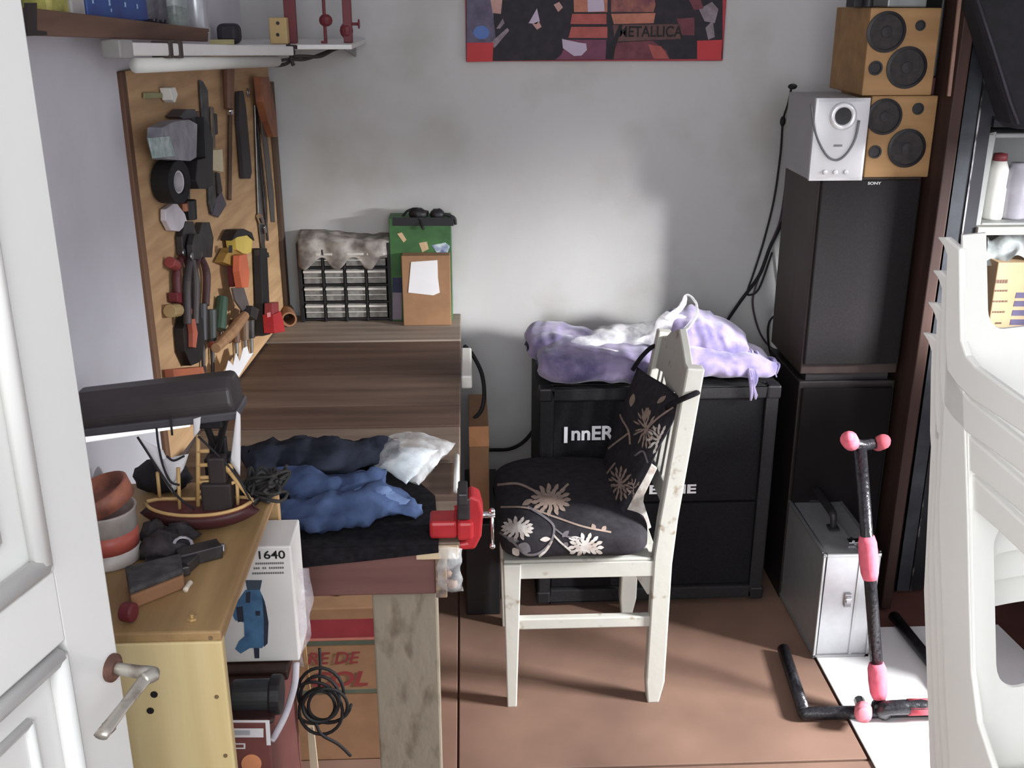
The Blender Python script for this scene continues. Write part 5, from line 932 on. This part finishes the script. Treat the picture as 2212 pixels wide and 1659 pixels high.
D_ = P(1945, 1352, Z=.018); b = B(); b.tube([V((1.235, B_.y+.02, .032)), V((D_.x, D_.y+.05, zf))], r, 12); b.build('foot_pipe', TAPE, gs, smooth=True)
pb_ = P(1900, 1520, Y=2.2); pt_ = P(1858, 965, Y=2.36)
b = B(); b.tube([pb_, pt_], .0155, 12); b.tube([pb_-V((0, 0, .03)), pb_], .019, 12); b.ell(pb_-V((-.0, 0, .012)), (.022, .022, .02), 12); b.build('upright_pipe', TAPE, gs, smooth=True)
def on_post(v_):
    best = min(((abs((P(0, 0, Y=1) if False else pb_.lerp(pt_, t/400)).z-0), t) for t in range(1)), default=None)
    lo, hi = 0.0, 1.0
    for _ in range(40):
        m = (lo+hi)/2; q = pb_.lerp(pt_, m)-CAM; vv = 829.5-FPX*q.dot(UP)/q.dot(FW)
        if vv > v_: lo = m
        else: hi = m
    return pb_.lerp(pt_, lo)
for v0, v1 in ((1252, 1158), (1508, 1432)):
    b = B(); q0, q1 = on_post(v0), on_post(v1); b.tube([q0, q0.lerp(q1, .15), q0.lerp(q1, .5), q0.lerp(q1, .85), q1], [.017, .0215, .0235, .0225, .018], 16); b.build('foam_sleeve', FOAM, gs, smooth=True)
c1, c2 = P(1832, 952, Y=2.33), P(1900, 955, Y=2.40); cm = pt_+V((0, 0, .004))
b = B(); b.tube(crv([c1+V((.012, .03, -.004)), cm, c2], 6), .014, 10); b.build('neck_yoke', TAPE, gs, smooth=True)
b = B(); b.tube([c1+V((-.012, -.03, .022)), c1+V((-.006, -.02, .012)), c1+V((.014, .014, -.012))], [.014, .021, .020], 14); b.ell(c1+V((-.012, -.03, .022)), (.014, .012, .012), 10); b.build('foam_tip', FOAM, gs, smooth=True)
b = B(); b.tube([c2+V((.0, -.03, .018)), c2+V((0, -.02, .010)), c2+V((0, .01, -.010))], [.015, .019, .018], 14); b.build('foam_tip', mat('pink_foam_dim', (204, 80, 96), .9), gs, smooth=True)
f1 = V((P(1868, 1528, Y=2.155).x, 2.155, .05)); b = B(); b.tube([f1+V((.01, .06, -.008)), f1], .014, 10); b.build('front_peg', TAPE, gs, smooth=True)
b = B(); b.tube([f1+V((.006, .02, -.004)), f1+V((-.008, -.014, .006))], [.021, .021], 16); b.ell(f1+V((-.008, -.014, .006)), (.021, .008, .021), 12); b.build('foam_peg', mat('pink_foam_pale', (214, 108, 124), .9), gs, smooth=True)
e1, e2 = P(1925, 1522, Y=2.17), P(2050, 1524, Y=2.17); e1.z = e2.z = .052; b = B(); b.tube(crv([V((pb_.x+.01, 2.19, .02)), e1, e2+V((.08, 0, 0))], 5), .0185, 12); b.build('elbow_pipe', TAPE, gs, smooth=True)
b = B(); m1, m2 = P(1962, 1522, Y=2.17), P(2006, 1522, Y=2.17); m1.z = m2.z = .052; b.tube([m1, m2], .0205, 14); b.build('red_band', FOAMR, gs, smooth=True)
# ================================================================ RIGHT SIDE: PLANK, RACK, STACKED CHAIRS
b = B(); a = P(1985, 600, Y=2.70)
pk0, pk1 = 1.213, 1.243
b.prism([V((pk0, 2.70, 0)), V((pk1, 2.70, 0)), V((pk1+.01, 2.70, 1.9)), V((pk0+.01, 2.70, 1.9))], (0, .2, 0)); solo(b, 'wood_plank', wood('plank_red_brown', (70, 44, 36), (50, 31, 26), 'z', 4), 'tall reddish brown plank standing between the loudspeakers and the steel rack', 'plank', bevel=.003)
b = B(); e0, e1 = P(2008, 206, Y=2.78), P(2044, 20, Y=2.78)
k = thing('black_box', 'black box with a dark red lower panel next to the upper pine loudspeaker', 'box', (1.25, 2.85, zl1))
x0 = uxr+.004; x1 = pk0-.002
B().box(x0, x1, 2.79, 2.98, zl1+.001+.045, zl1+.26).build('box_body', BLACK, k, bevel=.004)
B().box(x0, x1, 2.79, 2.98, zl1+.001, zl1+.044).build('red_panel', mat('dim_red', (74, 30, 34), .6), k, bevel=.003)
b = B(); a, c = P(2047, 208, Y=2.69), P(2074, -30, Y=2.69); b.prism([a, a+V((.008, 0, 0)), c+V((.008, 0, 0)), c], (0, .006, 0)); solo(b, 'trim_strip', mat('strip_pale_brown', (140, 104, 86), .6), 'thin pale wooden strip fixed upright along the reddish brown plank', 'strip')
# steel rack along the back wall
RY = 2.80; RXL = P(2042, 500, Y=RY).x
rk = thing('steel_rack', 'blue-grey steel shelving rack in the right back corner', 'shelving', (1.6, 2.97, 0))
RST = mat('rack_steel', (70, 73, 80), .5, .2, col2=(52, 55, 62), scale=14); RSTD = mat('rack_dark', (44, 44, 50), .5, .3, var=.2)
def post(x, y, sx, sy):
    b = B(); b.box(x, x+sx*.042, y, y+sy*.004, 0, 2.05); b.box(x, x+sx*.004, y, y+sy*.042, 0, 2.05); b.build('post', RST, rk)
    return b
post(RXL, RY, 1, 1); post(RXL, WY-.02, 1, -1); post(1.96, RY, -1, 1); post(1.96, WY-.02, -1, -1)
b = B(); b.box(RXL+.044, RXL+.048, RY-.004, RY+.0, .0, 2.0); b.build('bright_edge', mat('rack_edge', (190, 188, 190), .35, .7, col2=(60, 56, 60), scale=30, stretch=(1, 1, .3), lo=.45, hi=.55), rk)
B().box(RXL+.05, RXL+.085, RY+.005, RY+.03, 0, 2.0).build('side_panel', RSTD, rk)
zS1 = P(2160, 490, Y=RY).z; zS2 = P(2180, 726, Y=RY).z; zS0 = P(2160, 256, Y=RY).z
SHM = mat('rack_shelf_pale', (170, 166, 156), .6, var=.08)
for zz, mm in ((zS0, RSTD), (zS1, SHM), (zS2, RSTD), (.42, RSTD), (.1, RSTD), (1.95, RSTD)): B().box(RXL+.087, 1.955, RY-.005, WY-.03, zz-.022, zz).build('shelf', mm, rk, bevel=.002)
# things on the rack
bx0_ = P(2106, 480, Y=2.81).x
bn_ = thing('storage_bin', 'grey open-fronted plastic bin on the pale rack shelf', 'bin', (1.55, 2.95, zS1))
zb1 = P(2150, 288, Y=2.81).z
b = B(); BINM = mat('bin_grey', (150, 152, 150), .5, var=.04)
b.box(bx0_, bx0_+.018, 2.81, 3.08, zS1+.001, zb1); b.box(1.86, 1.878, 2.81, 3.08, zS1+.001, zb1); b.box(bx0_+.018, 1.86, 2.81, 3.08, zb1-.012, zb1); b.box(bx0_+.018, 1.86, 3.06, 3.08, zS1+.001, zb1-.012); b.box(bx0_+.018, 1.86, 2.81, 3.06, zS1+.001, zS1+.009)
b.build('bin_shell', [BINM], bn_, bevel=.006)
o = V((P(2141, 470, Y=2.87).x, 2.87, zS1+.0095)); k = thing('squeeze_bottle', 'white squeeze bottle with a red cap inside the grey storage bin', 'bottle', o)
hb2 = P(2145, 340, Y=2.87).z-o.z
b = B(); b.lathe([(.026, 0), (.028, .006), (.028, hb2*.5), (.026, hb2*.52), (.026, hb2*.55), (.027, hb2*.8), (.018, hb2*.95)], o); b.build('body', WHITEP, k, smooth=True)
b = B(); b.lathe([(.019, hb2*.95), (.018, hb2*1.06), (0, hb2*1.08)], o); b.build('cap', DRED, k, smooth=True)
for i, (uu, w_, h_, lab, m_) in enumerate(((2182, .04, .15, 'tall pale lilac bottle beside the white squeeze bottle in the grey bin', mat('lilac_plastic', (170, 166, 178), .4)), (2218, .035, .12, 'short grey bottle behind the chair stack at the edge of the grey bin', mat('greylilac_plastic', (150, 148, 156), .4)))):
    o = V((P(uu, 476, Y=2.88).x, 2.88, zS1+.0095)); b = B(); b.lathe([(w_*.9, 0), (w_, .006), (w_, h_*.8), (w_*.5, h_*.95), (w_*.5, h_), (0, h_)], o); solo(b, 'plastic_bottle', m_, lab, 'bottle', smooth=True)
b = B(); c = P(2160, 235, Y=2.86); b.box(c.x-.025, c.x+.09, 2.84, 2.95, zS0+.001, zS0+.10); solo(b, 'white_carton', mat('white_carton', (206, 206, 200), .6), 'small white carton on the dark upper rack shelf', 'box', bevel=.004)
q0, q1 = P(2132, 724, Y=2.82), P(2132, 568, Y=2.82)
k = thing('lettered_carton', 'tan cardboard carton with blue printing on the rack shelf behind the plastic chairs', 'box', (1.6, 2.9, zS2))
B().box(q0.x, 1.80, 2.82, 3.06, zS2+.001, q1.z).build('carton_body', mat('card_tan', (196, 158, 112), .8, var=.06), k, bevel=.003)
b = B()
for vv, u0, u1, m in ((612, 2150, 2178, 0), (630, 2150, 2178, 0), (653, 2146, 2178, 0), (676, 2144, 2172, 0), (700, 2150, 2164, 0)):
    for j in range(5):
        x, xe = P(u0, vv, Y=2.819).x, P(u1, vv, Y=2.819).x; zz = P(u0, vv, Y=2.819).z; b.box(x+(xe-x)*j/5, x+(xe-x)*(j+.7)/5, 2.8188, 2.8198, zz, zz+(.010 if vv == 612 else .005))
b.build('lettering', mat('print_umber', (120, 92, 76), .7), k); b = B()
for j, vv in enumerate((632, 650, 670, 690)): b.prism([P(u, v_, Y=2.819) for u, v_ in ((2196-4*j, vv), (2240, vv), (2240, vv+12), (2193-4*j, vv+12))], (0, .0007, 0))
b.build('printed_stripes', mat('print_indigo', (92, 84, 120), .7), k)
b = B()
def tb2(u, w):
    p = P(2128+110*u, 568-62*w+10*math.sin(u*7), Y=2.86+.06*w-.03*math.sin(math.pi*u)); return p+noise.noise_vector(p*24)*.018
b.grid(tb2, 22, 14); solo(b, 'white_bag', plastic_film('bag_bluewhite', (222, 232, 232), .95, .7), 'bluish white plastic bag crumpled on top of the tan lettered carton', 'plastic bag', smooth=True)
b = B(); b.ell((1.62, 2.93, .49), (.15, .09, .075), 20, nz=.3, sc=12); b.v = [V((p.x, p.y, max(p.z, .4205))) for p in b.v]; solo(b, 'grey_bag', plastic_film('bag_grey', (150, 152, 164), .95, .7), 'grey plastic bag on the low rack shelf behind the chair legs', 'plastic bag', smooth=True)
b = B(); b.box(1.42, 1.82, 2.84, 3.05, .101, .30); solo(b, 'maroon_crate', mat('maroon_cloth', (92, 40, 46), .8, col2=(120, 78, 62), scale=8), 'maroon and brown crate on the bottom rack shelf', 'crate', bevel=.006)
# black gig bag hanging in front of the rack
k = thing('gig_bag', 'black padded instrument bag hanging in front of the steel rack at the upper right', 'instrument bag', (1.6, 2.6, 1.4))
GY = 2.62; q = [(2098, -120), (2108, 10), (2140, 110), (2168, 205), (2186, 268), (2200, 280), (2290, 285), (2330, 150), (2330, -120)]
b = slabY(q, GY, .10); b.build('bag_body', mat('gig_black', (26, 24, 29), .85, var=.3, scale=40), k, bevel=.02, seg=3)
b = B(); b.tube([P(u, v_, Y=GY-.004) for u, v_ in ((2112, 0), (2148, 110), (2182, 220), (2200, 268))], .004, 6); b.build('piping', mat('gig_piping', (52, 48, 58), .6), k, smooth=True)
# ---------------------------------------------------------------- stack of white plastic armchairs
PX = .75
PCH = mat('white_garden_plastic', (238, 237, 229), .38, var=.015, scale=4)
def S2(u, v_): return P(u, v_, X=PX)
Yt, Yb_ = S2(2078, 540), S2(2100, 1500)
SKEW = .75
def by(z): return Yb_.y+(Yt.y-Yb_.y)*(z-Yb_.z)/(Yt.z-Yb_.z)
def yl(v_, u=2140): # height on back panel plane for a pixel row, near its left strip
    lo, hi = .2, 1.6
    for _ in range(40):
        m = (lo+hi)/2; q = V((PX+.045, by(m), m))-CAM; vv = 829.5-FPX*q.dot(UP)/q.dot(FW)
        if vv > v_: lo = m
        else: hi = m
    return lo
PITCH = .056; NCH = 4
zTop = yl(508); zH1 = yl(722); zH2 = yl(1150); zH3 = yl(1512)
CW = .52
def sk(x):
    t = (x-PX)/CW; t = max(0, min(t, 1-t)); return .05*math.sin(math.pi*min(t, .4)/.8)
def bq(b, x0, x1, z0, z1, t=.006): # piece of the tilted back panel
    n = max(1, int((x1-x0)/.02))
    for i in range(n):
        a, c = x0+(x1-x0)*i/n, x0+(x1-x0)*(i+1)/n
        b.prism([V((a, by(z0)+sk(a), z0)), V((c, by(z0)+sk(c), z0)), V((c, by(z1)+sk(c), z1)), V((a, by(z1)+sk(a), z1))], (0, t, 0))
    return b
def bpoly(b, pts, t=.006): return b.prism([V((x, by(z)+sk(x), z)) for x, z in pts], (0, t, 0))
pc = thing('plastic_armchair', 'white plastic armchair at the top of the stack', 'chair', (PX+CW/2, 1.3, 0), 'stacked white plastic armchairs')
b = B(); sw_ = .044; xa, xb = PX+.002, PX+CW-.002
def fil(x, z, dx, dz, r):  # rounded inner corner
    pts = [(x, z)]+[(x+dx*r*(1-math.sin(a)), z+dz*r*(1-math.cos(a))) for a in [i*math.pi/2/6 for i in range(7)]]
    bpoly(b, pts)
bq(b, xa, xa+sw_, zH3-.2, zTop); bq(b, xb-sw_, xb, zH3-.2, zTop); bq(b, xa+sw_, xb-sw_, zH2, zH1); bq(b, xa+sw_, xb-sw_, zH3-.2, zH3); bq(b, xa+.2, xb-.2, zH1, zTop)
for x, dx in ((xa+sw_, 1), (xb-sw_, -1)):
    fil(x, zH1, dx, 1, .03); fil(x, zH3, dx, 1, .04); fil(x, zH2, dx, -1, .03)
b.build('backrest', PCH, pc)
zarm = None
def side(X, th):
    b = B(); f = lambda pts: b.prism([V((X, P(u, v_, X=PX).y, P(u, v_, X=PX).z)) for u, v_ in pts], (th, 0, 0))
    f([(2028, 512), (2047, 512), (2078, 537), (2079, 640), (2081, 735), (2092, 768), (2112, 792), (2212, 863), (2420, 1010), (2420, 1086), (2212, 934), (2102, 862), (2072, 832), (2050, 800), (2046, 735), (2048, 600), (2050, 552), (2042, 530)])   # back edge flange and arm
    return b
side(PX-.004, .012).build('arm', PCH, pc, bevel=.003); side(PX+CW-.008, .012).build('arm', PCH, pc, bevel=.003)
lowz = S2(2050, 1659)
def leg(X, th):
    b = B(); f = lambda pts: b.prism([V((X, P(u, v_, X=PX).y, P(u, v_, X=PX).z)) for u, v_ in pts], (th, 0, 0))
    a = S2(2052, 1690); g = S2(2150, 1690); zfl = PITCH*0
    top = [V((X, S2(u, v_).y, S2(u, v_).z)) for u, v_ in ((2044, 740), (2078, 740), (2090, 1120), (2094, 1300), (2098, 1450))]
    pts = [top[0]]+top[1:]
    pts += [V((X, S2(2112, 1560).y, S2(2112, 1560).z)), V((X, S2(2145, 1660).y, S2(2145, 1660).z)), V((X, S2(2145, 1660).y-.02, .42)), V((X, a.y-.02, .42)), V((X, a.y-.01, .17)), V((X, a.y+.05, .17)), V((X, a.y, a.z)), V((X, S2(2040, 1500).y, S2(2040, 1500).z)), V((X, S2(2026, 1100).y, S2(2026, 1100).z))]
    b.prism(pts, (th, 0, 0)); return b
leg(PX+.0, .010).build('leg', PCH, pc, bevel=.003); leg(PX+CW-.012, .010).build('leg', PCH, pc, bevel=.003)
yf = S2(2420, 1010).y
for X in (PX, PX+CW-.012): B().box(X, X+.04 if X < 1 else X+.012, yf-.01, yf+.04, .17, S2(2420, 1050).z).build('leg', PCH, pc, bevel=.003)
B().box(PX+.012, PX+CW-.014, yf+.02, by(.62)-.002, .60, .612).build('seat', PCH, pc, bevel=.003)
names = ['white plastic armchair second from the top of the stack', 'white plastic armchair third from the top of the stack', 'white plastic armchair at the bottom of the stack']
for i in range(1, NCH):
    c_ = copy_tree(pc, (.004*i, .011*i, -PITCH*i), names[i-1])
struct(B().box(1.53, 2.05, 2.15, 2.42, -.012, 1.0), 'added_shade_block', WALL, bevel=.01)  # unseen block added to shade the cabinet, case top and rear floor
# ================================================================ LIGHT, WORLD, CAMERA
def area(name, loc, aim, sx, sy, e, col=(1, 1, 1), spread=180):
    l = bpy.data.lights.new(name, 'AREA'); l.shape = 'RECTANGLE'; l.size = sx; l.size_y = sy; l.energy = e; l.color = col; l.spread = math.radians(spread)
    o = bpy.data.objects.new(name, l); C.objects.link(o); o.location = loc; d = (V(aim)-V(loc)).normalized(); o.rotation_euler = d.to_track_quat('-Z', 'Y').to_euler(); return o
area('window_daylight', (3.1, 1.5, 1.62), (.6, 2.35, .2), .6, .5, 420, (.98, .99, 1))
area('added_wall_patch_light', (2.3, .62, 1.72), (.44, 3.29, .80), .35, .35, 1.9, (.98, .99, 1), 17)  # added narrow beam that makes the bright patch on the back wall
area('doorway_daylight', (-.35, -.5, 1.75), (.1, 1.6, .8), 2.6, 1.2, 57, (.97, .98, 1))
w = bpy.data.worlds.new('overcast_sky'); bpy.context.scene.world = w; w.use_nodes = True
bg = w.node_tree.nodes['Background']; bg.inputs[0].default_value = (.86, .92, 1, 1); bg.inputs[1].default_value = .6
SUB = {'carton_body': ('lettering', 'printed_stripe', 'paper_note', 'printed_panel', 'printed_label', 'small_print', 'drill_picture', 'printed_artwork', 'printed_stripes'), 'front_panel': ('port_ring', 'port_opening', 'groove_trim', 'badge', 'control_knob'), 'grille': ('lettering',), 'canvas_body': ('printed_picture', 'lettering'), 'box_body': ('printed_spots',), 'block_body': ('hole',), 'hull': ('deck', 'rail', 'deckhouse'), 'lamp_shade': ('shade_rim', 'fluorescent_tube'), 'batten_body': ('clip', 'end_cap'), 'case_shell': ('edge_profile', 'lid_seam', 'latch', 'carry_handle'), 'upright_pipe': ('foam_sleeve',), 'neck_yoke': ('foam_tip',), 'front_peg': ('foam_peg',), 'elbow_pipe': ('red_band',), 'bag_body': ('piping',), 'cabinet_body': ('corner_guard', 'foot')}
for root in [o for o in C.objects if o.parent is None and o.type == 'EMPTY']:
    kids = list(root.children); stem_ = lambda o: o.name.split('.')[0]
    for host in kids[::-1]:
        for kid in kids:
            if stem_(kid) in SUB.get(stem_(host), ()) and kid.parent == root and not kid.children: kid.parent = host
cam = bpy.data.cameras.new('camera'); co = bpy.data.objects.new('camera', cam); C.objects.link(co)
cam.sensor_width = 36; cam.lens = 36*FPX/2212; cam.clip_start = .05; co.location = CAM; co.rotation_euler = (math.pi/2-PIT, 0, -YAW)
sc = bpy.context.scene; sc.camera = co
sc.view_settings.view_transform = 'Standard'; sc.view_settings.look = 'None'; sc.view_settings.exposure = .17; sc.view_settings.gamma = 1; sc.view_settings.use_curve_mapping = False
